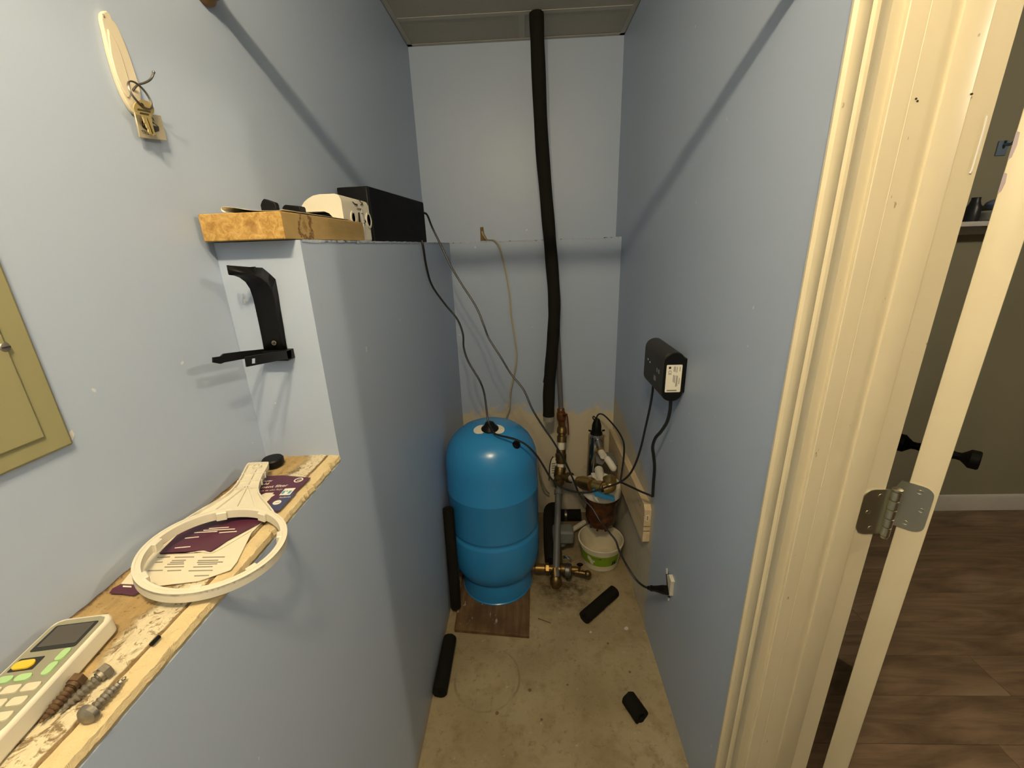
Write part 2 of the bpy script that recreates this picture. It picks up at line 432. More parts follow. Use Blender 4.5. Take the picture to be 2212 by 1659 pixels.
m_brassdull = plain('tarnished_brass', (0.17, 0.115, 0.045), .42, .9, .5, .3, 80)
m_keybrass = plain('key_brass', (0.86, 0.66, 0.28), .32, .75, .5, .06, 200)
m_steel = plain('polished_steel', (0.52, 0.50, 0.46), .14, 1.0, .5, .06, 12)
m_nickel = plain('nickel_hinge', (0.60, 0.58, 0.46), .36, 1.0, .5, .05, 20)
m_darksteel = plain('dark_steel', (0.18, 0.17, 0.155), .4, 1.0, .5, .3, 60)
m_rust = plain('rusty_bolt', (0.16, 0.10, 0.055), .55, .7, .4, .5, 200, .4, 500)
m_bolt = plain('dull_zinc_bolt', (0.27, 0.245, 0.205), .45, .8, .4, .3, 200, .3, 500)
m_copper = plain('oxidised_copper_valve', (0.21, 0.085, 0.035), .45, .7, .4, .4, 90)
m_red = plain('dull_red_lever', (0.12, 0.015, 0.010), .5)
m_blue = plain('tank_blue', (0.028, 0.245, 0.58), .24, 0, .5, .04, 10, .06, 160, .0006)
m_lever = plain('blue_lever', (0.03, 0.22, 0.48), .5)
m_bluepipe = plain('grey_pvc', (0.115, 0.115, 0.12), .45, 0, .4)
m_switch = plain('grey_switch_box', (0.17, 0.175, 0.165), .5, 0, .4, .15, 40)
m_pex = plain('white_pex', (0.74, 0.70, 0.60), .4)
m_bracket = plain('grey_bracket', (0.19, 0.185, 0.18), .5, 0, .4)
m_bucket = plain('white_bucket_plastic', (0.66, 0.60, 0.45), .45, 0, .4, .1, 20)
m_green = plain('green_label', (0.20, 0.33, 0.015), .5, 0, .4, .1, 30)
m_dgreen = plain('dark_label_print', (0.008, 0.035, 0.030), .6)
m_sump = mat_brown_sump(); m_basebd = mat_base_board(); m_foam = mat_foam()
m_plankw = mat_wood('pale_pine', (0.50, 0.38, 0.22), (0.66, 0.53, 0.34), 'Y', 30, .65)
m_cable = plain('beige_cable', (0.42, 0.36, 0.24), .6)
m_olive = plain('olive_panel_enamel', (0.285, 0.265, 0.135), .42, 0, .45, .06, 10)
m_remgrey = plain('grey_keypad_face', (0.27, 0.26, 0.19), .4, 0, .45)
m_screen = plain('dark_screen', (0.075, 0.068, 0.058), .25, 0, .5)
m_screend = plain('screen_surround', (0.022, 0.022, 0.018), .25, 0, .5)
m_yel = plain('yellow_button', (0.80, 0.50, 0.04), .5)
m_grn = plain('green_button', (0.37, 0.58, 0.27), .5)
m_key = plain('cream_button', (0.62, 0.57, 0.42), .5)
m_tagm = plain('brushed_tag_metal', (0.50, 0.44, 0.32), .45, .4, .5, .05, 100)
m_label = plain('label_paper', (0.78, 0.74, 0.62), .6)
m_rod = mat_wood('wood_rod', (0.38, 0.22, 0.09), (0.52, 0.33, 0.15), 'X', 40, .5)
m_socket = plain('wood_rod_socket', (0.22, 0.13, 0.05), .45, .2)
m_bulb = mat_emit('lit_bulb', BULB_COL, BULB)
m_hallbulb = mat_emit('lit_hall_lamp', HALL_COL, HALL)
m_hallblue = plain('pale_blue_cloth', (0.16, 0.22, 0.32), .7)
m_halldark = plain('dark_bottle', (0.015, 0.018, 0.022), .4)
m_dark = plain('dark_cavity', (0.012, 0.010, 0.008), .8)
m_lilac = plain('chipped_lilac_undercoat', (0.40, 0.33, 0.37), .6)

# ================================================================== the setting
# concrete floor of the closet
struct('floor', MB().box(xU-.2, xR+.05, yN-.1, yB2+.2, -.12, 0), m_conc, 'stained bare concrete floor')
# left: upper wall, half wall below the ledge, wider block further in
struct('wall_left', MB().box(xU-.14, xU, yN-.1, yB2+.2, zl-.1, zc+.08), m_paint, 'upper blue painted wall above the ledge')
struct('wall_left_lower', MB().box(xU-.14, xb, yN-.1, yB2+.2, 0, zl-.014), m_low, 'blue painted half wall below the ledge')
struct('wall_left_block', MB().box(xU-.02, xb, yf, yB2+.2, zl-.014, zb), m_paint, 'blue painted block that holds the board')
# ragged plaster sill on the half wall
mb = MB(); ny = 420; P = []
ys = [yN + (yf-yN)*i/(ny-1) for i in range(ny)]
prof = [(xU, .0), (-.49, .0), (-.455, .0), (-.43, .0015), (-.41, .002), (-.3975, .0015), (-.3955, -.001), (-.3925, .002), (-.38, .0012)]
for i, y in enumerate(ys):
    for k, (x, h) in enumerate(prof):
        n1 = noise.noise(Vector((x*40, y*40, 1.7))); n2 = noise.noise(Vector((x*110, y*110, 5.1)))
        P.append(Vector((x + (.0015*n1 if 0 < k < len(prof)-1 else 0), y, zl + h + .0016*n1 + .0009*n2)))
    rk_ = 1 + 2.2*max(0, (y-.45)/.27); rag = rk_*(.0011*noise.noise(Vector((3.1, y*60, 0))) + .0016*noise.noise(Vector((8.3, y*230, 0))))
    P.append(Vector((xb - .001 + rag, y, zl-.001 + .001*noise.noise(Vector((1, y*90, 3))))))
    P.append(Vector((xb + .0008 + rag*.7, y, zl-.008)))
    P.append(Vector((xb - .002, y, zl-.0145)))
    P.append(Vector((xU, y, zl-.0145)))
struct('trim_1', mb.grid(P, ny, len(prof)+4), m_sill, 'bare wood ledge top smeared with plaster')
# back: lower wall with a small ledge, upper wall set further back
struct('wall_back', MB().box(xU-.14, xR+.02, yB2, yB2+.15, zb-.05, zc+.08), m_paint, 'upper blue painted back wall')
struct('wall_back_lower', MB().box(xb-.01, xR+.02, yB1, yB2+.15, 0, zb), m_back, 'lower back wall, blue paint over bare plaster')
tq = NT('chipped_painted_edge')
m_chip = tq.done(tq.ramp(tq.noise(48, 5, .7), [(.36, (0.10, 0.06, 0.03)), (.43, (0.40, 0.46, 0.58)), (.56, (0.42, 0.48, 0.60)), (.60, (0.62, 0.57, 0.47))]), .7, 0, .3)
# chipped edge along the little ledge and the block top
for nm, a, b, w in (('trim_2', (xb, yB1+.002), (xR-.002, yB1+.002), 'x'), ('trim_3', (xb-.003, yf+.004), (xb-.003, yB1), 'y')):
    mb = MB(); P = []; n = 110
    for i in range(n):
        t = i/(n-1); x = a[0]+(b[0]-a[0])*t; y = a[1]+(b[1]-a[1])*t
        j = .003*noise.noise(Vector((x*60, y*60, 9))) + .002*noise.noise(Vector((x*160, y*160, 2)))
        h = .0035*max(0, noise.noise(Vector((x*45+4, y*45, 3))))
        if w == 'x': P += [(x, y-.0035+j*.5, zb-.0035+j), (x, y-.004+j*.4, zb+.001+h), (x, y+.014, zb+.001+h*.6), (x, y+.014, zb-.002)]
        else: P += [(x+.0042+j*.3, y, zb-.0035+j), (x+.0045+j*.3, y, zb+.0005+h), (x-.006, y, zb+.0005+h*.6), (x-.006, y, zb-.002)]
    struct(nm, mb.grid(P, n, 4), m_chip, 'chipped plaster edge')
# right wall with the door opening
struct('wall_right', MB().box(xR, xO, yJ+.02, yB2+.2, 0, zc+.08).box(xR, xO, yN-.1, -.155, 0, zc+.08).box(xR, xO, -.155, yJ+.02, zD+.02, zc+.08), m_right, 'blue painted right wall with bare plaster low down')
struct('wall_front', MB().box(xU-.14, xO, yN-.12, yN, 0, zc+.08), m_paint, 'blue painted wall facing the back wall')
# suspended ceiling: backing, metal grid and tiles
ceil = struct('ceiling', MB().box(xU-.1, xO, yN-.1, yB2+.15, zc+.025, zc+.08), m_tile, 'suspended ceiling of pale tiles')
yt = 2.073; tw = .0125
tee_y = [yt - .61*k for k in range(5)]
xs_mid = .0065
for mbx, nm in (
    (MB().box(xU, xU+.022, yN, yB2, zc-.004, zc-.0025).box(xU, xU+.002, yN, yB2, zc-.004, zc+.02), 'wall_angle'),
    (MB().box(xR-.022, xR, yN, yB2, zc-.004, zc-.0025).box(xR-.002, xR, yN, yB2, zc-.004, zc+.02), 'wall_angle'),
    (MB().box(xU, xR, yB2-.022, yB2, zc-.004, zc-.0025).box(xU, xR, yB2-.002, yB2, zc-.004, zc+.02), 'wall_angle')):
    mbx.build(nm, m_tbar, ceil)
for y in tee_y:
    MB().box(xU+.02, xR-.02, y-tw, y+tw, zc-.003, zc-.0015).box(xU+.02, xR-.02, y-.001, y+.001, zc-.002, zc+.022).build('grid_tee', m_tbar, ceil)
MB().box(xs_mid-tw, xs_mid+tw, yt+tw, yB2-.02, zc-.003, zc-.0015).build('grid_tee', m_tbar, ceil)
edges = [yB2-.004] + tee_y + [yN]
for i in range(len(edges)-1):
    y1, y0 = edges[i], edges[i+1]
    for x0, x1 in (((xU+.004, xs_mid), (xs_mid, xR-.004)) if i == 0 else ((xU+.004, xR-.004),)):
        MB().rbox(x0+.003, x1-.003, y0+.003, y1-.003, zc-.001, zc+.016, .002, 1).build('ceiling_tile', m_tile, ceil)

# door casing, jamb and stop
def casing(y_out, y_in, sgn):
    """moulded casing, section in (x,y), running up the wall"""
    w = y_in-y_out
    sec = [(0, 0), (.0155, .0), (.0180, .012), (.0180, .065), (.0125, .10), (.0105, .16), (.0098, .25), (.0125, .40), (.0160, .52), (.0175, .55), (.0130, .575), (.0115, .64), (.0150, .74), (.0172, .80), (.0172, 1.0), (0, 1.0)]
    return [Vector((xR-d, y_out+w*t, 0)) for d, t in sec]
struct('trim_4', MB().prism(casing(.718, .642, 1), (0, 0, zD+.07)), m_trim, 'cream moulded door casing')
struct('trim_5', MB().prism(casing(-.208, -.142, 1), (0, 0, zD+.07)), m_trim, 'cream moulded door casing at the latch side')
jamb = struct('trim_6', MB().rbox(xR-.001, xO, yJ, yJ+.02, 0, zD+.02, .001, 1), m_trim, 'cream door jamb with stop and hinge')
MB().rbox(.531, .5665, yJ-.0035, yJ+.002, 0, zD, .0012, 2).build('door_stop', m_trim, jamb)
MB().rbox(.494, .4955, yJ-.0006, yJ+.002, 0, zD, .0004, 1).build('paint_ridge', m_trim, jamb)
struct('trim_7', MB().box(xR-.001, xO, -.155, -.135, 0, zD+.02).box(xR-.001, xO, -.155, yJ+.02, zD, zD+.02), m_trim, 'cream door head and latch jamb')
for u, v in ((1979, 213), (1982, 218)):
    p = at(u, v, 'y', yJ-.0005); MB().sphere(p, .0016, 8, (1, .5, .7)).build('nail_hole', m_dark, jamb)
p = at(2099, 203, 'y', yJ-.0035); MB().sphere(p, .0018, 8, (1.2, .5, .7)).build('nail_hole', m_dark, jamb)
path = [at(u, v, 'y', yJ-.0005) for u, v in ((2133, 250), (2125, 282), (2116, 313), (2111, 330), (2100, 366), (2095, 375))]
MB().tube(spline(path, 4), .0012, 6).build('paint_chip', m_hallbase, jamb)

# ------------------------------------------------------------------ the room behind the door
hw = 2.16
hall = struct('floor_hall', MB().box(xO-.13, 4.6, -2.6, hw+.1, -.12, -.004), plain('underlay', (0.02, 0.015, 0.01), .9), 'dark wood-look plank floor beyond the door')
pm = [mat_plank(i) for i in range(5)]
rows = [hw - .006 - .152*k for k in range(31)]
cache = {}
for k in range(len(rows)-1):
    y1, y0 = rows[k], rows[k+1]
    x = xO-.125 - 1.15*((k*k*0.177 + k*.61) % 1.0)
    while x < 4.5:
        L = 1.22; x0 = max(x, xO-.125); x1 = min(x+L, 4.58)
        if x1-x0 > .05:
            key = (round(x1-x0, 3), k % 5)
            if key not in cache:
                q = MB().rbox(0, x1-x0-.001, 0, y1-y0-.001, -.004, 0, .0006, 1)
                me_o = q.build('plank', pm[(k*3) % 5], hall, origin=(0, 0, 0)); cache[key] = me_o.data; o = me_o
            else:
                o = bpy.data.objects.new('plank', cache[key]); col.objects.link(o); o.parent = hall
            o.location = (x0, y0, 0)
        x += L
struct('wall_hall', MB().box(xO, 4.6, hw, hw+.1, -.004, 2.5), m_hall, 'olive grey wall of the room beyond the door')
struct('wall_hall_side', MB().box(4.5, 4.6, -2.6, hw, -.004, 2.5).box(xO-.13, 4.6, -2.7, -2.6, -.004, 2.5), m_hall, 'far walls of the room beyond the door')
struct('ceiling_hall', MB().box(xO, 4.6, -2.7, hw+.1, 2.44, 2.5), m_hall, 'ceiling of the room beyond the door')
struct('baseboard_hall', MB().prism([(xO, hw, 0), (xO, hw-.013, 0), (xO, hw-.013, .082), (xO, hw-.008, .095), (xO, hw, .099)], (3.9, 0, 0)), m_hallbase, 'pale baseboard along the olive wall')

# ------------------------------------------------------------------ door, edge on to the camera
Ld = Vector((.658, .655, 0)); dv = Vector((Ld.x+.013, Ld.y-.013, 0)).normalized(); nv = Vector((dv.y, -dv.x, 0))
th = .0385
dr = bpy.data.objects.new('door_1', None); col.objects.link(dr); dr.location = Ld; dr['_w'] = list(Ld)
dr['kind'] = 'structure'; dr['label'] = 'open cream door seen edge on'
Md = frame(Ld, nv, dv, (0, 0, 1))
MB().rbox(0, th, 0, .76, .012, 2.035, .0015, 2).xf(Md).build('door_slab', m_door, dr)
rk = (Vector((.64, .62)).length)+.705
dirk = at(2040, 978, 'y', 1.0); kz = 1.55 + (dirk.z-1.55)*((Ld+dv*.705).length/Vector((dirk.x, dirk.y)).length)
for sgn, x0 in ((1, th), (-1, 0.0)):
    o = Vector((x0, .705, kz))
    kn = MB().spin([(.0, 0), (.031, 0), (.031, .006), (.027, .009), (.013, .011), (.0105, .022), (.0115, .032), (.019, .041), (.0265, .049), (.0265, .066), (.024, .069), (0, .069)], o, (sgn, 0, 0), 28).xf(Md).build('door_knob', m_blackm, dr)
    kn['label'] = 'matte black flared door knob'
# chips of lilac undercoat on the door edge
for (u0, v0), (u1, v1) in (((2200, 283), (2188, 345)), ((2182, 372), (2163, 418))):
    a = at(u0, v0, 'y', .655); b = at(u1, v1, 'y', .655)
    MB().prism([(0, -.0006, a.z), (.0035, -.0006, a.z-.002), (.0045, -.0006, (a.z+b.z)/2), (.003, -.0006, b.z+.003), (0, -.0006, b.z)], (0, .0012, 0)).xf(Md).build('paint_chip', m_lilac, dr)
# hinge: leaf on the jamb, knuckle, leaf on the door edge
z0, z1 = 1.047, 1.136; K = Vector((.6155, .632, 0))
def leaf(w, flip):
    """outline in (s,z): s from knuckle outwards, rounded outer corners"""
    r = .016; pts = [(0, z0)]
    for i in range(7): a = -pi/2 + pi/2*i/6; pts.append((w-r+r*cos(a), z0+r+r*sin(a)))
    for i in range(7): a = pi/2*i/6; pts.append((w-r+r*cos(a), z1-r+r*sin(a)))
    return pts + [(0, z1)]
hg = bpy.data.objects.new('hinge', None); col.objects.link(hg); hg.parent = dr; hg['_w'] = list(K); hg.location = K-Ld
hg['label'] = 'nickel butt hinge with rounded corners'
pl = leaf(.046, 0)
MB().prism([Vector((K.x-.001-s, yJ-.0022, z)) for s, z in pl], (0, .003, 0)).build('hinge_leaf', m_nickel, hg)
e = Vector((Ld.x, Ld.y, 0)) - dv*.0022; sd = nv
b0 = K+Vector((.002, .004, 0))
P2 = []
MB().prism([(e+sd*(s-.010)+Vector((0, 0, z))) for s, z in leaf(.044, 0)], dv*.003).build('hinge_leaf', m_nickel, hg)
MB().prism([b0+Vector((0, 0, z0)), e-sd*.0095+Vector((0, 0, z0)), e-sd*.0095+Vector((0, 0, z1)), b0+Vector((0, 0, z1))], dv*.0025).build('hinge_leaf_bend', m_nickel, hg)
kk = MB()
for i in range(5):
    a = z0 + (z1-z0)*i/5; b = z0 + (z1-z0)*(i+1)/5
    kk.spin([(.0050, a+.0004), (.0066, a+.0010), (.0066, b-.0010), (.0050, b-.0004)], (K.x, K.y-.004, 0), (0, 0, 1), 20)
kk.build('knuckle', m_nickel, hg)
MB().spin([(.006, z1), (.0074, z1+.001), (.0074, z1+.004), (.005, z1+.0055), (0, z1+.006)], (K.x, K.y-.004, 0), (0, 0, 1), 20).spin([(.0, z0-.005), (.005, z0-.0045), (.006, z0)], (K.x, K.y-.004, 0), (0, 0, 1), 20).build('hinge_pin', m_nickel, hg)
for s, z in ((.019, z1-.012), (.033, (z0+z1)/2), (.022, z0+.012)):
    MB().spin([(.0042, -.0004), (.0040, .0006), (.0018, -.0002), (0, -.0004)], (K.x-.001-s, yJ-.0022, z), (0, -1, 0), 14).build('screw', m_nickel, hg)
for s, z in ((.022, z1-.012), (.030, (z0+z1)/2), (.016, z0+.012)):
    q = e+sd*(s-.006)
    MB().spin([(.0042, -.0004), (.0040, .0006), (.0018, -.0002), (0, -.0004)], (q.x, q.y, z), -dv, 14).build('screw', m_nickel, hg)

# ------------------------------------------------------------------ shelf with odds and ends in the far room
sh = thing('hall_shelf', 'pale narrow shelf fixed on the olive wall in the far room', 'shelf', (2.3, hw, 1.535))
MB().rbox(1.85, 3.0, hw-.16, hw, 1.560, 1.580, .002).build('shelf_board', m_hallbase, sh)
MB().rbox(1.87, 2.98, hw-.035, hw, 1.525, 1.561, .002).build('shelf_cleat', m_hallbase, sh)
bt = MB().spin([(0, 0), (.026, 0), (.027, .004), (.027, .06), (.020, .075), (.016, .09), (.016, .102), (0, .102)], (2.025, hw-.06, 1.5805), (0, 0, 1), 24).build('bottle', m_halldark)
tag(bt, 'small dark bottle standing on the far-room shelf', 'bottle')
cl = MB().rbox(2.062, 2.19, hw-.13, hw-.03, 1.5805, 1.625, .012, 3).build('storage_tub', m_hallbase); tag(cl, 'pale tub on the far-room shelf beside the dark bottle', 'tub')
cl = MB().sphere((2.12, hw-.08, 1.650), .05, 16, (1.2, .9, .5)).build('folded_cloth', m_hallblue); tag(cl, 'pale blue cloth heaped on the tub on the far-room shelf', 'cloth')
gl = thing('wall_hook', 'small pale blue wall hook on the olive wall above the far-room shelf', 'hook', (2.13, hw, 1.88))
MB().rbox(2.105, 2.150, hw-.006, hw, 1.855, 1.915, .003).build('hook_plate', m_hallblue, gl)
MB().tube(spline([(2.128, hw-.005, 1.90), (2.128, hw-.035, 1.895), (2.128, hw-.05, 1.91), (2.128, hw-.052, 1.925)], 5), .006, 8).build('hook_arm', m_hallblue, gl)

# ------------------------------------------------------------------ lamps
LX, LY, LZ = -.08, -.08, 2.31
lp = thing('ceiling_lamp', 'two-bulb ceiling lamp hanging above the doorway side of the closet', 'lamp', (LX, LY, zc))
MB().spin([(0, 0), (.06, 0), (.06, -.012), (.045, -.025), (0, -.028)], (LX, LY, zc-.001), (0, 0, 1), 32).build('canopy', m_brassdull, lp)
MB().cyl((LX, LY, zc-.02), (LX, LY, LZ+.05), .006, n=12).cyl((LX-.065, LY, LZ+.055), (LX+.065, LY, LZ+.055), .006, n=12).build('stem', m_brassdull, lp)
for dx in (-.065, .065):
    MB().spin([(.006, .06), (.017, .056), (.017, .03), (.014, .027)], (LX+dx, LY, LZ), (0, 0, 1), 20).build('socket', m_brassdull, lp)
    MB().spin([(0, -.035), (.014, -.032), (.025, -.024), (.0300, -.010), (.0290, .004), (.020, .020), (.0135, .030)], (LX+dx, LY, LZ), (0, 0, 1), 24).build('bulb', m_bulb, lp)
HX, HY = 2.0, .25
hl = thing('hall_lamp', 'bare bulb ceiling lamp in the far room', 'lamp', (HX, HY, 2.44))
MB().spin([(0, 0), (.06, 0), (.06, -.03), (.02, -.04), (.02, -.05)], (HX, HY, 2.44), (0, 0, 1), 28).build('lamp_base', m_hallbase, hl)
MB().sphere((HX, HY, 2.34), .045, 20, (1, 1, 1.15)).build('lamp_bulb', m_hallbulb, hl)

# closet rod: only its left socket and its shadow are seen
rd = thing('closet_rod', 'wooden closet rod spanning between the side walls', 'rod', (0, .838, 1.975))
MB().cyl((xU+.012, .838, 1.973), (xR-.012, .838, 1.973), .0165, n=24).build('rod', m_rod, rd)
for x, d in ((xU, 1), (xR, -1)):
    MB().spin([(0, 0), (.030, 0), (.030, .006), (.024, .012), (.022, .02)], (x, .838, 1.973), (d, 0, 0), 28).build('rod_socket', m_socket, rd)

# ================================================================== things on the left wall and ledge
def trace(pts, ax, val): return [at(u, v, ax, val) for u, v in pts]
def bevel_obj(o, w=.002, seg=2):
    m = o.modifiers.new('bevel', 'BEVEL'); m.width = w; m.segments = seg; m.limit_method = 'ANGLE'; m.angle_limit = radians(40); return o

# electrical panel cover
pn = thing('electrical_panel', 'olive metal panel cover with a corner screw on the left wall', 'panel', (xU, .2, 1.353))
bevel_obj(MB().box(xU, xU+.006, .0, .4125, 1.353, 1.86).build('cover_plate', m_olive, pn), .003)
bevel_obj(MB().box(xU+.004, xU+.0085, .02, .388, 1.373, 1.84).build('cover_door', m_olive, pn), .004)
q = at(14, 750, 'x', xU+.010)
MB().spin([(0, 0), (.0055, 0), (.0055, .0015), (.004, .0032), (0, .004)], (xU+.006, q.y, q.z), (1, 0, 0), 20).build('screw', m_bolt, pn)
MB().box(xU+.0098, xU+.0103, q.y-.0035, q.y+.0035, q.z-.0006, q.z+.0006).build('screw_slot', m_dark, pn)
ch = MB().add([at(u, v, 'x', xU+.0006) for u, v in ((146, 938), (155, 928), (161, 938), (158, 950), (150, 952))], [(0, 1, 2, 3, 4)])
ch = ch.build('paint_chip', m_hallbase, pn); ch['label'] = 'white paint chip at the panel corner'

# adhesive hook, key ring, key, tag
hk = thing('wall_hook', 'ivory adhesive wall hook with a bent wire arm beside the panel', 'hook', at(255, 140, 'x', xU))
o = MB().prism(spline(trace([(214, 58), (210, 40), (212, 28), (221, 24), (230, 33), (234, 43), (243, 53), (258, 85), (275, 130), (290, 176), (297, 205), (295, 236), (286, 248), (272, 232), (255, 200), (240, 160), (226, 112)], 'x', xU), 3), (.0055, 0, 0)).build('hook_base', m_ivory, hk); bevel_obj(o, .0022, 3)
o = MB().prism(spline(trace([(230, 62), (243, 80), (258, 115), (272, 160), (279, 190), (276, 212), (262, 192), (248, 160), (236, 115)], 'x', xU+.005), 3), (.0022, 0, 0)).build('hook_face', m_ivory, hk); bevel_obj(o, .001, 2)
o = MB().sphere(at(224, 34, 'x', xU+.0055), .0022, 10, (.4, .7, 1)).build('hanging_hole', m_inkgrey, hk)
wp = [at(286, 196, 'x', xU+.005), at(297, 184, 'x', xU+.012), at(312, 179, 'x', xU+.024), at(323, 173, 'x', xU+.033), at(329, 165, 'x', xU+.037), at(332, 156, 'x', xU+.038)]
MB().tube(spline(wp, 6), .0013, 10).sphere(wp[-1], .0019, 10).build('wire_arm', m_darksteel, hk)
rr_ = Vector((.77, .63, 0)); vv_ = Vector((-.63, .77, 0)); hdir = (rr_*.62 + vv_*.78).normalized(); dn = (Vector((0, 0, -1)) + rr_*.22).normalized()
rc = at(303, 206, 'x', xU+.019)
ringo = thing('key_ring', 'steel split ring hanging on the wire arm of the hook', 'key ring', rc)
for k in (-1, 1):
    nrm = hdir.cross(dn).normalized()*.0006*k
    MB().tube([rc + nrm + hdir*(.0150*cos(2*pi*i/36)) + dn*(.0150*sin(2*pi*i/36)) for i in range(37)], .00085, 8, False).build('ring_wire', m_darksteel, ringo)
ky = thing('key', 'small brass key on the split ring', 'key', at(310, 255, 'x', xU+.019))
kx = xU+.0180
bow = [(286, 234), (288, 226), (293, 220), (300, 216), (308, 216), (317, 219), (325, 225), (330, 233), (331, 240), (329, 246), (324, 252), (326, 262), (328, 272), (331, 283), (334, 291), (330, 293), (322, 289), (319, 285), (318, 279), (315, 275), (313, 268), (310, 265), (308, 258), (305, 251), (296, 247), (289, 241)]
MB().prism(trace(bow, 'x', kx), (.0017, 0, 0)).build('key_blank', m_keybrass, ky)
MB().prism(trace([(316, 255), (318, 255), (331, 288), (328, 290)], 'x', kx+.0016), (.0004, 0, 0)).build('key_groove', m_brass, ky)
MB().sphere(at(307, 227, 'x', kx+.0015), .0028, 12, (.4, 1, 1)).build('key_hole', m_dark, ky)
for (u0, v0), (u1, v1) in (((297, 234), (325, 240)), ((302, 242), (322, 246))):
    MB().prism(trace([(u0, v0), (u1, v1), (u1-1, v1+4), (u0-1, v0+4)], 'x', kx+.0016), (.0003, 0, 0)).build('stamped_line', m_brass, ky)
tg = thing('key_tag', 'square metal tag printed with a black hexagon behind the key', 'key tag', at(325, 300, 'x', xU+.008))
tx = xU+.0085
cA, cB, cC, cD = trace([(287, 242), (345, 250), (358, 304), (300, 297)], 'x', tx)
o = MB().prism([cA, cB, cC, cD], (.0022, 0, 0)).build('tag_plate', m_tagm, tg); bevel_obj(o, .0005, 1)
ex_ = (cC-cD).normalized(); ey_ = (cA-cD); ey_ = (ey_-ex_*ey_.dot(ex_)).normalized(); px = tx+.0024
def ontag(u, v): return at(u, v, 'x', px)
MB().prism([ontag(u, v) for u, v in ((306, 262), (313, 259), (330, 263), (343, 274), (344, 283), (335, 286), (318, 282), (308, 275))], (.0002, 0, 0)).build('hexagon_print', m_ink, tg)
MB().prism([ontag(u, v) for u, v in ((308, 266), (312, 266), (313, 271), (309, 271))], (.0004, 0, 0)).prism([ontag(u, v) for u, v in ((328, 266), (334, 268), (338, 273), (329, 271))], (.0004, 0, 0)).build('print_highlight', m_tagm, tg)
MB().text('TR', .0058, frame(ontag(326, 260.5), ex_, ey_), bold=.0001).build('lettering', m_ink, tg)
MB().text('TRUCKS', .0060, frame(ontag(308, 289), ex_, ey_), bold=.0001).build('lettering', m_ink, tg)

# thick board lying on the block
bd = MB().rbox(-.5122, -.3800, .690, 1.040, 1.5715, 1.6125, .0012, 1).build('shelf_board', m_shelfboard)
tag(bd, 'thick water-stained wooden board lying on the blue block', 'board')
# curled paper on the board
fr = [at(u, v, 'y', .708) for u, v in ((497, 459.6), (482, 458), (477, 452), (480, 447), (489, 446), (510, 449), (540, 453.5), (575, 455), (600, 454.3), (612, 452.5))]
fr = spline(fr, 4); mb = MB(); P = []
for p in fr:
    for k in range(9):
        t = k/8; P.append(Vector((p.x, .708+.26*t, max(1.6138, 1.6142+(p.z-1.6142)*(1-.55*t)))))
o = mb.grid(P, len(fr), 9).build('paper_sheet', m_paper); tag(o, 'pale paper sheet with a curled edge on the stained board', 'paper')
sm = o.modifiers.new('thick', 'SOLIDIFY'); sm.thickness = .0004
# black odds and ends on the board
def on_board(name, outline, y0, depth, label, cat, z0=1.6135, parts=None):
    pts = [at(u, v, 'y', y0) for u, v in outline]
    pts = [Vector((pts[0].x, y0, z0))] + pts + [Vector((pts[-1].x, y0, z0))]
    o = MB().prism(pts, (0, depth, 0)).build(name, m_black); bevel_obj(o, .0015, 2); tag(o, label, cat); return o
on_board('plastic_clip', [(562, 443), (565, 434), (569, 429), (592, 437), (595, 441)], .80, .012, 'short black plastic clip with a slanted top on the stained board', 'clip', 1.6146)
on_board('plastic_cover', [(609, 449), (612, 444), (616, 442), (646, 445), (648, 448)], .84, .022, 'low flat black plastic cover next to the white device on the board', 'cover', 1.6148)

# white device with sockets, its top reaching over a dark opening
wt = thing('power_adapter', 'cream white device with round sockets standing at the end of the board', 'adapter', (-.43, 1.03, 1.5705))
xw = -.386; yw = .948
tops = trace([(651, 452), (652, 444), (657, 436), (665, 429), (676, 422.5), (690, 419.5), (715, 418.5)], 'y', yw)
arch = trace([(700, 456.5), (711, 461), (718, 468), (722, 476)], 'y', yw)
zt = tops[-1].z
out = tops + [Vector((xw-.012, yw, zt)), Vector((xw-.004, yw, zt-.003)), Vector((xw, yw, zt-.012)), Vector((xw, yw, 1.6138)), Vector((arch[-1].x, yw, 1.6138))] + arch[::-1] + [Vector((tops[0].x+.004, yw, arch[0].z))]
o = MB().prism(out, (0, .162, 0)).build('housing', m_white, wt); bevel_obj(o, .006, 3)
o = MB().box(xw-.085, xw, 1.050, 1.110, 1.5712, 1.625).build('housing_foot', m_white, wt); bevel_obj(o, .005, 3)
for u, v, r in ((763, 471, .0150), (796, 476, .0185)):
    c = at(u, v, 'x', xw)
    MB().spin([(r, 0), (r, .002), (r*.74, .0025), (r*.74, .0005)], (xw-.0003, c.y, c.z), (1, 0, 0), 28, False).build('socket_bezel', m_white, wt)
    MB().spin([(r*.74, .0006), (0, .0006)], (xw, c.y, c.z), (1, 0, 0), 24).build('socket_hole', m_dark if u < 780 else m_brassdull, wt)
MB().prism(trace([(780, 452), (784, 452), (789.5, 500), (786, 500)], 'x', xw+.0005), (.0008, 0, 0)).build('label_strip', m_hallbase, wt)
MB().prism(trace([(773.5, 459), (776, 459), (779, 483), (775, 483)], 'x', xw+.0005), (.0008, 0, 0)).build('slot', m_dark, wt)
MB().prism(trace([(771, 449), (780, 450), (780, 453), (771, 452)], 'x', xw+.0005), (.0006, 0, 0)).build('slot_lip', m_inkgrey, wt)
for path in ([(762, 436), (766, 440), (769, 441), (772, 444)], [(767, 442), (772, 441)], [(775, 431), (778, 435), (782, 440)], [(779, 442), (783, 441), (783, 436)], [(781, 461), (784, 461), (784, 466)], [(785, 482), (788, 482), (788, 487)]):
    MB().tube([at(u, v, 'x', xw+.0012) for u, v in path], .0009, 6).build('printed_mark', m_ink, wt)
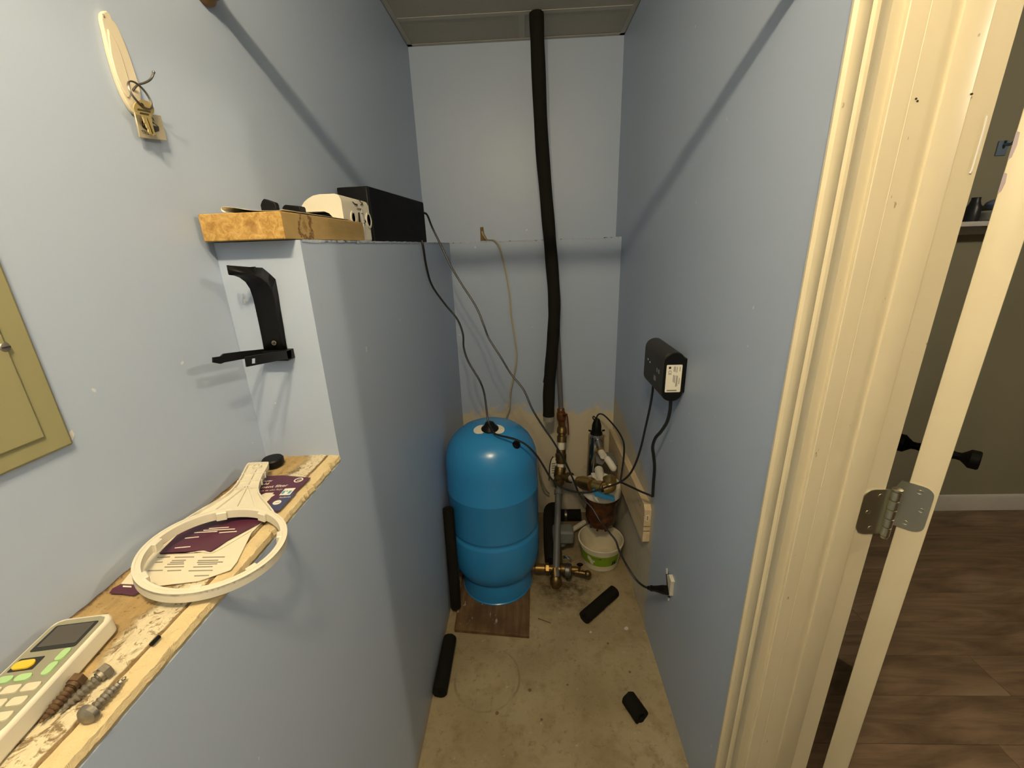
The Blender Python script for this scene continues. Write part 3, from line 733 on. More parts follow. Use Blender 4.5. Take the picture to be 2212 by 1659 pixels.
o = MB().box(arch[0].x-.062, arch[0].x+.012, .965, 1.04, 1.6150, arch[0].z-.001).build('opening_shade_fill', m_black); bevel_obj(o, .003, 2)  # black filler put in for the shade inside the opening under the overhang
o.name = 'shade_filler'; tag(o, 'black filler added for the dark shade under the overhang of the white device', 'block')

# battery backup box
A = at(791, 405, 'x', -.430); A = Vector((-.430, A.y, 0)); B = Vector((-.388, at(914, 430, 'x', -.388).y, 0))
ed = (B-A).normalized(); nl = Vector((-ed.y, ed.x, 0)); Mu = frame((A.x, A.y, 1.5705), -nl, ed, (0, 0, 1))
up_ = thing('battery_backup', 'black box-shaped battery backup at the back of the block', 'battery backup', (A.x-.04, (A.y+B.y)/2, 1.5705))
Lu = (B-A).length
o = MB().box(-.084, 0, .012, Lu, 0.001, .148).xf(Mu).build('case', m_blackm, up_); bevel_obj(o, .004, 2)
o = MB().box(-.086, .0012, 0, .016, 0.0, .146).xf(Mu).build('front_bezel', m_black, up_); bevel_obj(o, .003, 2)

# clip holder screwed to the block face
cl = thing('clip_holder', 'black plastic tool clip holder screwed to the blue block below the board', 'holder', (-.445, yf, 1.375))
Lp = [(571, 757, .712), (566, 730, .712), (560, 700, .712), (553, 668, .711), (547, 642, .708), (540, 622, .702), (530, 607, .693), (517, 597, .682), (504, 593, .671), (493, 592, .660)]
Rp = [(607, 757, .714), (604, 730, .714), (600, 700, .714), (596, 670, .713), (592, 645, .711), (586, 626, .707), (576, 611, .700), (562, 600, .692), (540, 591, .680), (491, 584, .660)]
Op = [(620, 757, .7215), (615, 730, .7215), (610, 700, .7215), (604, 668, .7215), (599, 636, .7215), (593, 604, .7215), (580, 592, .7205), (565, 580, .714), (540, 579, .695), (490, 575, .660)]
mb = MB(); P = []
for l, r_, o_ in zip(Lp, Rp, Op): P += [at(l[0], l[1], 'y', l[2]), (at(l[0], l[1], 'y', l[2])+at(r_[0], r_[1], 'y', r_[2]))/2+Vector((0, .004, 0)), at(r_[0], r_[1], 'y', r_[2]), at(o_[0], o_[1], 'y', o_[2])]
o = mb.grid(P, len(Lp), 4).build('channel', m_black, cl, angle=50); sm = o.modifiers.new('thick', 'SOLIDIFY'); sm.thickness = .0022
for tb in ([(489, 573), (495, 574), (499, 592), (493, 592)], [(535, 577), (549, 576), (550, 590), (536, 592)]):
    MB().prism(trace(tb, 'y', .672 if tb[0][0] < 500 else .690), (0, .004, 0)).build('tab', m_black, cl)
xr_, xl_ = -.424, -.470
arm = lambda pts, x, t=.0025: MB().prism(trace(pts, 'x', x), (t, 0, 0))
arm([(626, 756), (590, 760), (551, 767), (551, 788.5), (590, 781), (627, 774)], xr_).build('arm', m_black, cl)
m_ = arm([(551, 767), (541, 769), (541, 775), (551, 773.5)], xr_); 
for pts in ([(551, 784.5), (541, 786), (541, 790.5), (551, 788.5)], [(541, 769), (528, 771), (531, 792.5), (541, 790.5)]):
    m_.prism(trace(pts, 'x', xr_), (.0025, 0, 0))
m_.build('arm_tip', m_black, cl)
arm([(578, 753), (520, 759), (481, 764), (474, 770), (458, 772), (458, 783), (474, 786), (482, 783), (520, 776), (578, 768)], xl_).build('arm', m_black, cl)
a = at(571, 756, 'x', xl_); b = at(626, 756, 'x', xr_)
MB().box(xl_, xr_+.0025, .700, yf, b.z-.016, b.z+.001).build('clip_base', m_black, cl)
MB().spin([(0, 0), (.0045, 0), (.0040, .0012), (0, .002)], at(592, 741, 'y', .712), (0, -1, 0), 16).build('screw', m_bolt, cl)
MB().tube([at(588, 741, 'y', .7095), at(596, 741, 'y', .7095)], .0006, 6).tube([at(592, 738, 'y', .7095), at(592, 744, 'y', .7095)], .0006, 6).build('screw_slot', m_dark, cl)

# ------------------------------------------------------------------ on the ledge
z0 = zl + .0028
def onl(u, v, h=.0): return at(u, v, 'z', z0+h)
# folded leaflet, inner page
pg = thing('paper_manual', 'open instruction sheet with small print under the white ring wrench', 'paper', onl(420, 1220))
sheet = [(300, 1216), (380, 1158), (470, 1110), (560, 1110), (575, 1120), (543, 1152), (512, 1215), (498, 1232), (430, 1256), (345, 1266), (262, 1262)]
MB().prism([onl(u, v, .0006) for u, v in sheet], (0, 0, .0009)).build('page', m_paper, pg)
fl = MB().prism([onl(u, v, .0002) for u, v in ((262, 1262), (300, 1262), (310, 1275), (288, 1287), (262, 1283), (236, 1282), (243, 1272))], (0, 0, .0006)).build('purple_cover', m_purple, pg)
MB().prism([onl(u, v, .0009) for u, v in ((266, 1265), (284, 1266), (284, 1269), (265, 1268))], (0, 0, .0002)).build('text_line', m_label, pg)
for v, runs in ((1203, [(340, 368), (378, 420), (438, 486)]), (1210, [(372, 402), (428, 472)]), (1214, [(336, 352), (368, 398), (426, 482)]), (1218, [(362, 398), (428, 470)]), (1224, [(356, 398), (418, 460)]), (1232, [(320, 352), (362, 392), (408, 460)]), (1243, [(420, 452)])):
    for a_, b_ in runs:
        MB().prism([onl(a_, v, .0016), onl(b_, v-1, .0016), onl(b_-1, v+1.2, .0016), onl(a_-1, v+2.2, .0016)], (0, 0, .0002)).build('text_line', m_inkgrey, pg)
# purple cover leaflet
lf = thing('filter_leaflet', 'purple printed filter leaflet under the handle of the ring wrench', 'leaflet', onl(560, 1090))
hl_ = .0028
def lo(u, v, h=0): return at(u, v, 'z', z0+hl_+h)
MB().prism([lo(u, v) for u, v in ((560, 1030), (612, 1028), (671, 1033), (640, 1062), (603, 1103), (583, 1119), (540, 1142), (492, 1168), (470, 1183), (455, 1192), (440, 1189), (400, 1193), (345, 1196), (352, 1188), (400, 1140), (470, 1090), (525, 1050))], (0, 0, .0012)).build('cover', m_purple, lf)
MB().prism([lo(u, v, -.0006) for u, v in ((440, 1189), (455, 1195), (472, 1184), (492, 1170), (542, 1143), (542, 1147), (475, 1187), (455, 1196), (436, 1193), (346, 1196), (346, 1198), (400, 1196))], (0, 0, .0005)).build('page_edge', m_paper, lf)
MB().prism([lo(u, v, .0013) for u, v in ((625, 1066), (640, 1064), (602, 1104), (578, 1099), (588, 1084))], (0, 0, .0002)).build('navy_panel', m_navy, lf)
exl = (lo(615, 1050)-lo(578, 1053)).normalized(); eyl = (lo(600, 1030)-lo(590, 1055)); eyl = (eyl-exl*eyl.dot(exl)).normalized()
for txt, u, v, sz in (('low', 568, 1041.5, .0098), ('old', 563, 1048, .0098), ('nent filter', 564, 1055, .0105), ('ato de alto flujo', 559, 1062, .0058)):
    MB().text(txt, sz, frame(lo(u, v, .0015), exl, eyl), bold=.00012 if sz > .006 else 0).build('lettering', m_label, lf)
pr_ = [(562, 1070), (574, 1065), (592, 1064), (588, 1067), (594, 1069), (586, 1074), (582, 1079), (572, 1088), (556, 1094)]
MB().prism([lo(u, v, .0014) for u, v in pr_], (0, 0, .0002)).build('picture_print', m_paper, lf)
MB().prism([lo(u, v, .0016) for u, v in ((616, 1055.5), (639, 1054), (626, 1069), (603, 1070))], (0, 0, .0002)).build('logo_panel', m_label, lf)
MB().prism([lo(u, v, .0019) for u, v in ((612.5, 1060.5), (618, 1060), (612, 1067), (606.5, 1067))], (0, 0, .0002)).prism([lo(u, v, .0019) for u, v in ((625.5, 1060), (631.5, 1059.5), (625.5, 1066), (620, 1066.5))], (0, 0, .0002)).prism([lo(u, v, .0019) for u, v in ((619, 1060), (623, 1060), (619, 1063.5))], (0, 0, .0002)).build('logo_mark', m_sky, lf)
c = lo(645, 1037, .0014)
MB().ring(c, exl, eyl, .0075, .0055, .0003, 28).build('badge_ring', m_label, lf)
MB().text('GE', .006, frame(lo(640.5, 1039, .0015), exl, eyl), bold=.0001).build('badge_letters', m_label, lf)
c = lo(598.5, 1085.5, .0016)
MB().spin([(.0062, 0), (.0062, .0002), (0, .0002)], c, (0, 0, 1), 24).build('round_seal', m_label, lf)
MB().text('NSF', .0042, frame(lo(593.5, 1087, .0019), exl, eyl)).build('seal_letters', m_navy, lf)
MB().text('Reduces', .0052, frame(lo(602.5, 1076, .0016), exl, eyl)).build('lettering', m_label, lf)
for v, runs in ((1118, [(478, 500)]), (1141, [(452, 495)]), (1145, [(440, 508)]), (1150, [(420, 470), (474, 512)]), (1162, [(400, 430)]), (1183, [(378, 412)])):
    for a_, b_ in runs:
        MB().prism([lo(a_, v, .0014), lo(b_, v-3, .0014), lo(b_-1, v-1.3, .0014), lo(a_-1, v+1.7, .0014)], (0, 0, .0002)).build('text_line', m_label, lf)

# ring wrench
rw = thing('filter_wrench', 'white plastic ring wrench lying across the ledge over the papers', 'wrench', (-.42, .47, zl))
rcn = Vector((-.4095, .4365, 1.1955)); nr = Vector((.1376, .0082, 1)).normalized(); e1 = Vector((0, 1, 0)).cross(nr).normalized(); e2 = nr.cross(e1)
RO, RI, RH = .082, .0735, .0125
MB().ring(rcn-nr*RH, e1, e2, RO, RI+.0025, RH*.95, 96).ring(rcn-nr*.0035, e1, e2, RO, RO-.0028, .0035, 96).ring(rcn-nr*RH, e1, e2, RI+.0035, RI, RH*.99, 96).build('ring', m_white, rw)
for a_ in (25, 75, 120, 185, 235, 290, 335):
    d_ = e1*cos(radians(a_))+e2*sin(radians(a_)); t_ = nr.cross(d_)
    MB().rbox(-.0065, .0065, RI-.0045, RI+.003, -RH-.0003, .0004, .001, 1).xf(frame(rcn, t_, d_, nr)).build('grip_pad', m_white, rw)
hend = Vector((-.478, .640, zl+.026)); hd = hend-rcn; hd = (hd-nr*hd.dot(nr)).normalized(); hs = hd.cross(nr).normalized()
Lh = (hend-rcn).dot(hd); Mh = frame(rcn, hs, hd, nr)
prof = []
yy = [(Lh, .0145), (Lh-.004, .0165), (Lh-.015, .0170), (Lh-.045, .0158), (Lh-.068, .0165), (.130, .0190), (.118, .0230), (.106, .0290), (.093, .0370), (.080, .0450), (.066, .0530), (.058, .0570)]
right = [(w*1.0, y) for y, w in yy]; left = [(-w, y) for y, w in yy][::-1]
inner = [(RO*sin(radians(a_))*.985, RO*cos(radians(a_))*.985) for a_ in (44, 25, 8, -8, -25, -44)]
out = [Vector((x, y, -RH)) for x, y in right] + [Vector((x, y, -RH)) for x, y in inner] + [Vector((x, y, -RH)) for x, y in left]
o = MB().prism([Mh @ p for p in out], nr*(RH*.62)).build('handle', m_white, rw)
# raised rim and ribs of the handle
rim = MB()
for side in (right, [(-x, y) for x, y in right]):
    for (x0, y0), (x1, y1) in zip(side[:-1], side[1:]):
        s_ = 1 if x0 > 0 else -1
        rim.prism([Mh @ Vector(p) for p in ((x0, y0, -RH), (x1, y1, -RH), (x1-s_*.0022, y1, -RH), (x0-s_*.0022, y0, -RH))], nr*RH)
rim.prism([Mh @ Vector(p) for p in ((-.015, Lh, -RH), (.015, Lh, -RH), (.0165, Lh-.003, -RH), (-.0165, Lh-.003, -RH))], nr*RH).build('handle_rim', m_white, rw)
rib = MB()
rib.prism([Mh @ Vector(p) for p in ((-.0012, RO, -RH), (.0012, RO, -RH), (.0012, Lh-.014, -RH), (-.0012, Lh-.014, -RH))], nr*RH*.85)
for y in (Lh-.032, Lh-.055, Lh-.078): rib.prism([Mh @ Vector(p) for p in ((-.018, y, -RH), (.018, y, -RH), (.018, y-.0018, -RH), (-.018, y-.0018, -RH))], nr*RH*.85)
for s_ in (-1, 1): rib.prism([Mh @ Vector(p) for p in ((0, Lh-.070, -RH), (s_*.002, Lh-.070, -RH), (s_*.030, RO*.93, -RH), (s_*.027, RO*.94, -RH))], nr*RH*.85)
rib.build('handle_rib', m_white, rw)
MB().ring(Mh @ Vector((0, Lh-.0105, -RH)), hs, hd, .0072, .0052, RH*.98, 24).build('hanging_eye', m_white, rw)
# black cap at the end of the ledge
cp = at(594, 996, 'z', z0+.006)
o = MB().spin([(0, 0), (.0165, 0), (.0185, .003), (.0185, .0125), (.0165, .0150), (0, .0155)], (cp.x-.001, cp.y-.004, z0), (0, 0, 1), 32).build('rubber_puck', m_black); tag(o, 'round black rubber puck behind the wrench handle at the end of the ledge', 'puck')

# handheld keypad device
rm = thing('handheld_keypad', 'white handheld keypad with a dark screen and yellow button on the ledge', 'remote', onl(120, 1450))
TR = Vector((-.4445, .333, 0)); BR = Vector((-.4250, .2150, 0)); ax_ = (TR-BR).normalized(); sx = Vector((ax_.y, -ax_.x, 0))
wR, lR = .0560, .165; ctr = TR - ax_*(lR/2) - sx*(wR/2); Mr = frame((ctr.x, ctr.y, z0+.0005), sx, ax_, (0, 0, 1))
hR = .0205
o = MB().prism([Mr @ p for p in rrect(wR, lR, .010, 5)], (0, 0, hR)).build('case', m_white, rm); bevel_obj(o, .003, 3)
face = [Vector((x, y, 0)) for x, y in ((-.0245, .0705), (-.0215, .0765), (-.016, .0785), (.016, .0785), (.0215, .0765), (.0245, .0705), (.0245, -.030), (.0215, -.041), (.013, -.0475), (.004, -.050), (-.004, -.050), (-.013, -.0475), (-.0215, -.041), (-.0245, -.030))]
MB().prism([Mr @ (p+Vector((0, 0, hR-.0004))) for p in face], (0, 0, .0008)).build('keypad_face', m_remgrey, rm)
def rpart(name, mat, x, y, w, h, r, z, t, parent=rm):
    return MB().prism([Mr @ (p+Vector((x, y, hR+z))) for p in rrect(w, h, r, 4)], (0, 0, t)).build(name, mat, parent)
rpart('screen_frame', m_screend, 0, .0570, .0400, .0300, .002, .0002, .0006)
rpart('screen', m_screen, 0, .0585, .0340, .0240, .001, .0006, .0005)
rpart('button_plate', m_screend, -.0105, .0285, .0210, .0135, .001, .0002, .0006)
b = rpart('button', m_yel, -.0115, .0275, .0170, .0088, .0042, .0005, .0018); b['label'] = 'yellow button'
for x, y, w, h in ((.0165, .0335, .0072, .0130), (.0165, .0195, .0072, .0130), (-.0150, .0135, .0125, .0068), (.0000, .0135, .0125, .0068)):
    b = rpart('button', m_grn, x, y, w, h, .0032, .0005, .0016); b['label'] = 'pale green button'
for j in range(3):
    for i in range(3): rpart('button', m_key, -.0155+.0155*i, .0025-.0125*j, .0128, .0078, .0022, .0005, .0015)

# bolts on the ledge
def bolt(head, tip, label, mat, round_head=False):
    h = Vector(head); t = Vector(tip); d = (t-h).normalized()
    th_ = thing('lag_bolt', label, 'bolt', h, 'bolts on the ledge')
    pr2 = [(.0036, .0)]
    L = (t-h).length; n = int(L/.0034)
    for i in range(n):
        a_ = L*i/n; k = 1 if i < n-3 else 1-(i-n+4)*.2
        pr2 += [(.0030*k, a_), (.0046*k, a_+L/n*.45)]
    pr2.append((.0006, L))
    MB().spin(pr2, h, d, 14).build('threaded_shank', mat, th_)
    if round_head: MB().spin([(0, -.0075), (.0045, -.007), (.0078, -.0045), (.0085, -.0005), (.004, 0)], h, d, 18).build('bolt_head', mat, th_)
    else:
        MB().spin([(0, -.0068), (.0060, -.0066), (.0072, -.0058), (.0072, 0), (0, .0)], h, d, 6).spin([(.0052, 0), (.0052, .003)], h, d, 16).build('bolt_head', mat, th_, angle=25)
bz = z0+.0062
bolt(at(160, 1478, 'z', bz), at(86, 1562, 'z', bz-.003), 'rusty brown hex lag bolt beside the handheld keypad', m_rust)
bolt(at(220, 1457, 'z', bz), at(126, 1540, 'z', bz-.003), 'grey hex lag bolt lying next to the rusty one', m_bolt)
bolt(at(196, 1537, 'z', bz), at(272, 1462, 'z', bz-.003), 'round-headed grey bolt near the front edge of the ledge', m_bolt, True)
o = MB().tube([at(344, 1375, 'z', z0+.003), at(326, 1393, 'z', z0+.003)], .0022, 10).build('plastic_plug', m_black); tag(o, 'tiny black plastic plug on the plaster of the ledge', 'plug')

# ================================================================== tank corner
# damp plank under the tank
TX, TY = -.168, 1.627
pl = [at(u, v, 'z', .018) for u, v in ((981, 1359), (1143, 1373))]
BLh = Vector((-.349, 1.80, .018)); BRh = Vector((-.008, 1.80, .018))
pk = MB().prism([Vector((p.x, p.y, .0005)) for p in (pl[0], pl[1], BRh, BLh)], (0, 0, .0175)).build('base_plank', m_basebd); bevel_obj(pk, .002, 1)
tag(pk, 'damp dark wooden plank under the blue tank', 'plank')
zp = .018
tk = thing('pressure_tank', 'tall blue steel water pressure tank on the damp plank', 'tank', (TX, TY, zp))
MB().spin([(.158, zp), (.1655, zp), (.1655, zp+.004), (.163, zp+.006), (.163, .105), (.1600, .125)], (TX, TY, 0), (0, 0, 1), 96, False).build('skirt', m_blue, tk)
body = [(.150, .118), (.163, .122), (.178, .135), (.190, .155), (.1985, .185), (.2010, .22), (.2010, .330), (.1995, .338), (.1950, .344), (.1935, .351), (.1950, .358), (.1990, .3635), (.2000, .370), (.2000, .545), (.2012, .548), (.2012, .551), (.2000, .554), (.2000, .655), (.1985, .685), (.194, .712), (.185, .740), (.170, .768), (.150, .790), (.122, .812), (.085, .829), (.045, .838), (0, .841)]
MB().spin(body, (TX, TY, 0), (0, 0, 1), 128).build('tank_shell', m_blue, tk, angle=60)
# sticker and air valve cap on the dome
def domez(x, y):
    r = math.hypot(x-TX, y-TY)
    pts = [p for p in body if p[1] > .6][::-1]
    for (r0, za), (r1, zb_) in zip(pts[:-1], pts[1:]):
        if r0 <= r <= r1: return za+(zb_-za)*(r-r0)/(r1-r0)
    return .65
sc_ = Vector((TX+.002, TY-.055, 0)); P = []; out = rrect(.128, .060, .029, 8)
mb = MB(); V = [Vector((sc_.x, sc_.y, domez(sc_.x, sc_.y)+.0015))]
for k in (.35, .7, 1):
    for p in out:
        q = Vector((sc_.x+p.x*k, sc_.y+p.y*k, 0)); V.append(Vector((q.x, q.y, domez(q.x, q.y)+.0015)))
n = len(out); Fc = [(0, 1+i, 1+(i+1) % n) for i in range(n)]
for k in range(2): Fc += [(1+k*n+i, 1+(k+1)*n+i, 1+(k+1)*n+(i+1) % n, 1+k*n+(i+1) % n) for i in range(n)]
o = mb.add(V, Fc).build('sticker', m_label, tk); o['label'] = 'white oval sticker on the dome'
vx, vy = TX+.006, TY-.055; vz = domez(vx, vy)
o = MB().spin([(.036, 0), (.036, .003), (.028, .010), (.021, .020), (.0185, .027), (.012, .030), (0, .031)], (vx, vy, vz), (0, -.12, 1), 28).build('valve_cap', m_black, tk); o['label'] = 'black air valve cap'
c = at(1115, 961, 'y', 1.50); q = None
# plug on the shoulder: intersect the sight line with the dome
d = (at(1115, 961, 'y', 1.6)-CAM).normalized(); t = 1.2
while t < 3:
    p = CAM+d*t
    if p.z < domez(p.x, p.y) and math.hypot(p.x-TX, p.y-TY) < .2: break
    t += .001
nr2 = Vector((p.x-TX, p.y-TY, .16)).normalized()
MB().spin([(.0175, -.003), (.0175, .005), (.014, .010), (.006, .011), (.005, .008), (0, .008)], p, nr2, 24).build('plug', m_black, tk)

# foam pipe pieces
def foam(name, a, b, ro, ri, label, cut=0, n=22, m=10):
    a = Vector(a); b = Vector(b); d = (b-a).normalized(); L = (b-a).length
    e1 = d.orthogonal().normalized(); e2 = d.cross(e1); V = []; Fc = []
    for j in range(m+1):
        for i in range(n):
            w = e1*cos(2*pi*i/n)+e2*sin(2*pi*i/n)
            k = 1+.03*noise.noise(Vector((cos(2*pi*i/n)*2+a.x*9, sin(2*pi*i/n)*2, j*.8+a.y*7)))
            jit = d*(.003*noise.noise(Vector((i*.9, j*3.1, a.x*20)))) if j in (0, m) else Vector((0, 0, 0))
            V.append(a+d*(L*j/m)+w*ro*k+jit)
    o_ = len(V)
    for j in range(m+1):
        for i in range(n):
            w = e1*cos(2*pi*i/n)+e2*sin(2*pi*i/n); V.append(a+d*(L*j/m)+w*ri)
    for j in range(m):
        for i in range(n):
            k = (i+1) % n
            Fc.append((j*n+i, j*n+k, (j+1)*n+k, (j+1)*n+i)); Fc.append((o_+j*n+i, o_+(j+1)*n+i, o_+(j+1)*n+k, o_+j*n+k))
    for j in (0, m):
        for i in range(n):
            k = (i+1) % n; Fc.append((j*n+i, o_+j*n+i, o_+j*n+k, j*n+k))
    ob = MB().add(V, Fc).build(name, m_foam); tag(ob, label, 'foam tube', 'offcuts of black pipe insulation'); return ob
a = at(1262, 1334, 'z', .026); b = at(1327, 1277, 'z', .026); foam('pipe_insulation', a, b, .0265, .012, 'black foam tube offcut lying on the concrete below the bucket')
a = at(1357, 1507, 'z', .027); b = at(1386, 1549, 'z', .027); foam('pipe_insulation', a, b, .027, .012, 'short black foam tube offcut lying alone near the right wall')
a = at(949, 1496, 'z', .028); b = at(966, 1379, 'z', .028); a.x = max(a.x, xb+.0285); b.x = max(b.x, xb+.0285)
foam('pipe_insulation', a, b, .0265, .006, 'black foam tube offcut lying along the foot of the left wall')
b = at(967, 1102, 'x', xb+.024); a = Vector((xb+.0285, 1.445, .030)); b = Vector((xb+.024, b.y+.01, b.z))
foam('pipe_insulation', a, b, .0225, .012, 'long black foam tube offcut standing against the left wall beside the tank')

# nail and chips on the floor
a = at(1163, 1336, 'z', .003); b = at(1190, 1346, 'z', .003)
o = MB().tube([a, b], .0017, 8).spin([(0, 0), (.0035, 0), (.0035, .001), (0, .001)], a, (b-a), 12).build('nail', m_rust); tag(o, 'rusty nail lying on the concrete right of the damp plank', 'nail')
for u, v, r, lb in ((1276, 1365, .006, 'tiny white plaster chip on the floor by the foam offcut below the bucket'), (1353, 1357, .011, 'broken white plaster crumb on the floor near the right wall foot')):
    c = at(u, v, 'z', .002); P = [c+Vector((r*(.6+.5*random.random())*cos(a_), r*(.5+.5*random.random())*sin(a_), -.0018)) for a_ in [2*pi*k/7 for k in range(7)]]
    o = MB().prism(P, (0, 0, .003)).build('plaster_chip', m_hallbase); tag(o, lb, 'plaster chip')

# ------------------------------------------------------------------ riser pipe with valve
rp = thing('riser_pipe', 'water riser pipe with brass fittings and red lever valve by the back wall', 'pipe', (.12, 1.9, 0))
yP = 2.085
def pt(u, v, y): return at(u, v, 'y', y)
top = at(1160, 24, 'z', zc); top = Vector((.075, 2.12, zc+.004))
v0 = pt(1211.5, 884, yP); v1 = pt(1214, 920, yP); f0 = pt(1214.5, 934, 2.07); p0 = pt(1213.5, 948, 2.06); p1 = pt(1212, 972, 2.04); c0 = pt(1212, 972, 2.04); c1 = pt(1211, 998, 2.02); q1 = pt(1210.5, 1010, 2.01); tee = pt(1208, 1027, 2.0)
mid = pt(1203, 700, 2.10)
MB().tube(spline([top, pt(1180, 330, 2.11), mid, v0], 8), .0135, 16).build('pvc_pipe', m_bluepipe, rp)
dd = (v1-v0).normalized(); Lv = (v1-v0).length
va = MB().spin([(.016, -.006), (.020, 0), (.020, .016), (.024, .02), (.026, Lv*.40), (.026, Lv*.55), (.022, Lv*.66), (.018, Lv*.7), (.018, Lv)], v0, dd, 20).build('ball_valve', m_copper, rp)
s0 = pt(1219, 897, yP-.01)
MB().tube(spline([s0, pt(1223, 896, yP-.04), pt(1226, 905, yP-.045), pt(1228, 939, yP-.045)], 4), [.004]*13, 8).build('valve_lever', m_red, va)
MB().cyl(pt(1214, 897, yP-.01), pt(1224, 896, yP-.035), .008, n=12).build('lever_nut', m_brassdull, va)
def fit(a_, b_, prof, mat, name): 
    d_ = (b_-a_); return MB().spin([(r, t*d_.length) for r, t in prof], a_, d_, 20).build(name, mat, rp)
fit(v1, p0, [(.019, -.1), (.019, 0), (.025, .1), (.028, .3), (.028, .55), (.021, .62), (.021, .75), (.026, .8), (.026, 1.25)], m_brassdull, 'coupling')
MB().cyl(p0, c0, .0185, n=18).build('pex_pipe', m_pex, rp)
fit(c0, c1, [(.025, -.05), (.026, .05), (.026, .25), (.030, .32), (.030, .85), (.026, .95), (.026, 1.1)], m_brassdull, 'coupling')
MB().cyl(c1, q1, .0185, n=18).build('pex_pipe', m_pex, rp)
dn_ = (tee-q1).normalized()
tb = MB().spin([(.026, -.006), (.030, 0), (.030, .05), (.026, .054)], q1, dn_, 20)
lowt = pt(1206, 1062, 1.90)
pb = at(1201, 1246, 'y', 1.60)
tb.spin([(.026, -.03), (.026, .03), (.029, .034), (.029, .05), (.021, .054), (.021, .075)], tee, (lowt-tee), 20)
hr0 = pt(1231, 1032, 1.965); tb.spin([(.021, 0), (.021, .045), (.028, .049), (.028, .075)], tee, (hr0-tee), 20)
tb.build('brass_tee', m_brassdull, rp)
MB().tube([tee+(lowt-tee).normalized()*.07, lowt], .013, 16).spin([(.0185, -.012), (.021, -.01), (.021, .014), (.0185, .016)], lowt, (pb-lowt), 18).build('adapter', m_bluepipe, rp)
MB().tube([lowt, pb], [.0165, .0175], 18).build('pvc_pipe', m_bluepipe, rp)
cde = (pb-lowt).normalized(); sidev = Vector((1, 0, 0))
MB().tube([lowt-Vector((0, .0166, .004)), pb-Vector((0, .0175, .004))], .0020, 6).build('printed_stripe', m_bracket, rp)
pe = at(1202, 1262, 'y', 1.575); pe = Vector((.108, 1.582, .004))
MB().spin([(.020, -.006), (.024, .0), (.028, .01), (.028, .03), (.024, .036), (.020, (pe-pb).length)], pb, pe-pb, 20).build('bottom_fitting', m_brassdull, rp)
# manual tag on the wire
tgk = MB().prism([pt(u, v, 2.02) for u, v in ((1193, 990), (1201, 988), (1203, 1012), (1200, 1040), (1190, 1034), (1188, 1010))], (0, .0015, 0)).build('paper_tag', m_label, rp)
for k in range(5): MB().prism([pt(u, v, 2.018) for u, v in ((1192, 1001+k*5), (1200, 1000+k*5), (1200, 1002+k*5), (1192, 1003+k*5))], (0, .0006, 0)).build('text_line', m_inkgrey, tgk)
MB().tube(spline([pt(1195, 986, 2.02), pt(1190, 995, 2.01), pt(1187, 1012, 2.0), pt(1186, 1038, 2.0)], 4), .0028, 8).build('tag_cord', m_cord, rp)

# black insulation sleeve hanging off the riser
sl = thing('insulation_sleeve', 'long black foam sleeve hanging from the ceiling along the riser pipe', 'foam sleeve', (.09, 2.05, .7))
sp = [Vector((.067, 2.082, zc-.002)), pt(1162, 120, 2.078), pt(1170, 300, 2.075), pt(1182, 450, 2.07), pt(1190, 545, 2.062), pt(1197, 640, 2.045), pt(1196.5, 700, 2.025), pt(1191, 775, 2.005), pt(1186, 840, 1.995), pt(1185, 898, 1.99)]
P_ = spline(sp, 7)
MB().tube(P_, [.0295+.0008*sin(i*.9) for i in range(len(P_))], 24, True).build('sleeve', m_foam, sl)
e_ = P_[-1]; d_ = (P_[-1]-P_[-3]).normalized()
MB().spin([(.0280, -.002), (.0270, .026), (.018, .026), (.017, .004), (0, .004)], e_, d_, 24).build('sleeve_end', plain('grey_foam_end', (0.26, 0.24, 0.20), .8, 0, .3), sl)
MB().prism([pt(1176, 808, 1.985), pt(1179, 812, 1.985), pt(1176, 828, 1.985), pt(1173, 826, 1.985)], (0, .004, 0)).build('loose_flap', m_foam, sl)

# ------------------------------------------------------------------ brass manifold at floor level
mf = thing('pump_manifold', 'brass pump manifold with grey pressure switch between tank and bucket', 'manifold', (.12, 1.66, 0))
a = at(1140, 1234, 'y', 1.63); b = at(1196, 1230, 'y', 1.63)
zM = .075
a = Vector((TX+.150, 1.63, zM)); b = Vector((.235, 1.625, zM-.01))
MB().spin([(.014, 0), (.014, .03), (.020, .032), (.020, .075), (.016, .078), (.016, .2), (.014, .25)], a, b-a, 20).spin([(.025, .082), (.025, .096)], a, b-a, 6).build('brass_pipe', plain('aged_brass', (0.27, 0.17, 0.055), .38, .9, .5, .3, 60), mf)
MB().spin([(.021, .15), (.024, .155), (.024, .20), (.021, .205)], a, b-a, 18).cyl((.108, 1.628, zM), (.108, 1.600, zM-.03), .018, n=16).build('brass_body', m_brassdull, mf)
# pressure switch on its stem
MB().cyl((.140, 1.66, .06), (.140, 1.80, .10), .008, n=12).build('switch_stem', m_brassdull, mf)
o = MB().box(.108, .216, 1.775, 1.855, .085, .160).build('switch_box', m_switch, mf); bevel_obj(o, .014, 3)
MB().spin([(.030, 0), (.030, .02), (.012, .024), (0, .024)], (.150, 1.815, .064), (0, 0, 1), 20).build('switch_diaphragm', m_switch, mf)
# gauge seen from the side
g0 = Vector((.168, 1.598, .085))
ga = MB().spin([(.030, -.012), (.033, -.009), (.033, .010), (.030, .013), (.028, .010)], g0, (.96, -.26, .05), 28, False).spin([(.030, -.012), (0, -.013)], g0, (.96, -.26, .05), 28).build('gauge_case', m_darksteel, mf)
MB().spin([(.0285, .009), (0, .0095)], g0, (.96, -.26, .05), 28).build('gauge_dial', m_label, ga)
MB().tube(spline([(.150, 1.63, .135), (.158, 1.615, .150), (.172, 1.605, .148), (.182, 1.61, .130)], 5), .007, 10).build('gauge_bracket', m_steel, mf)
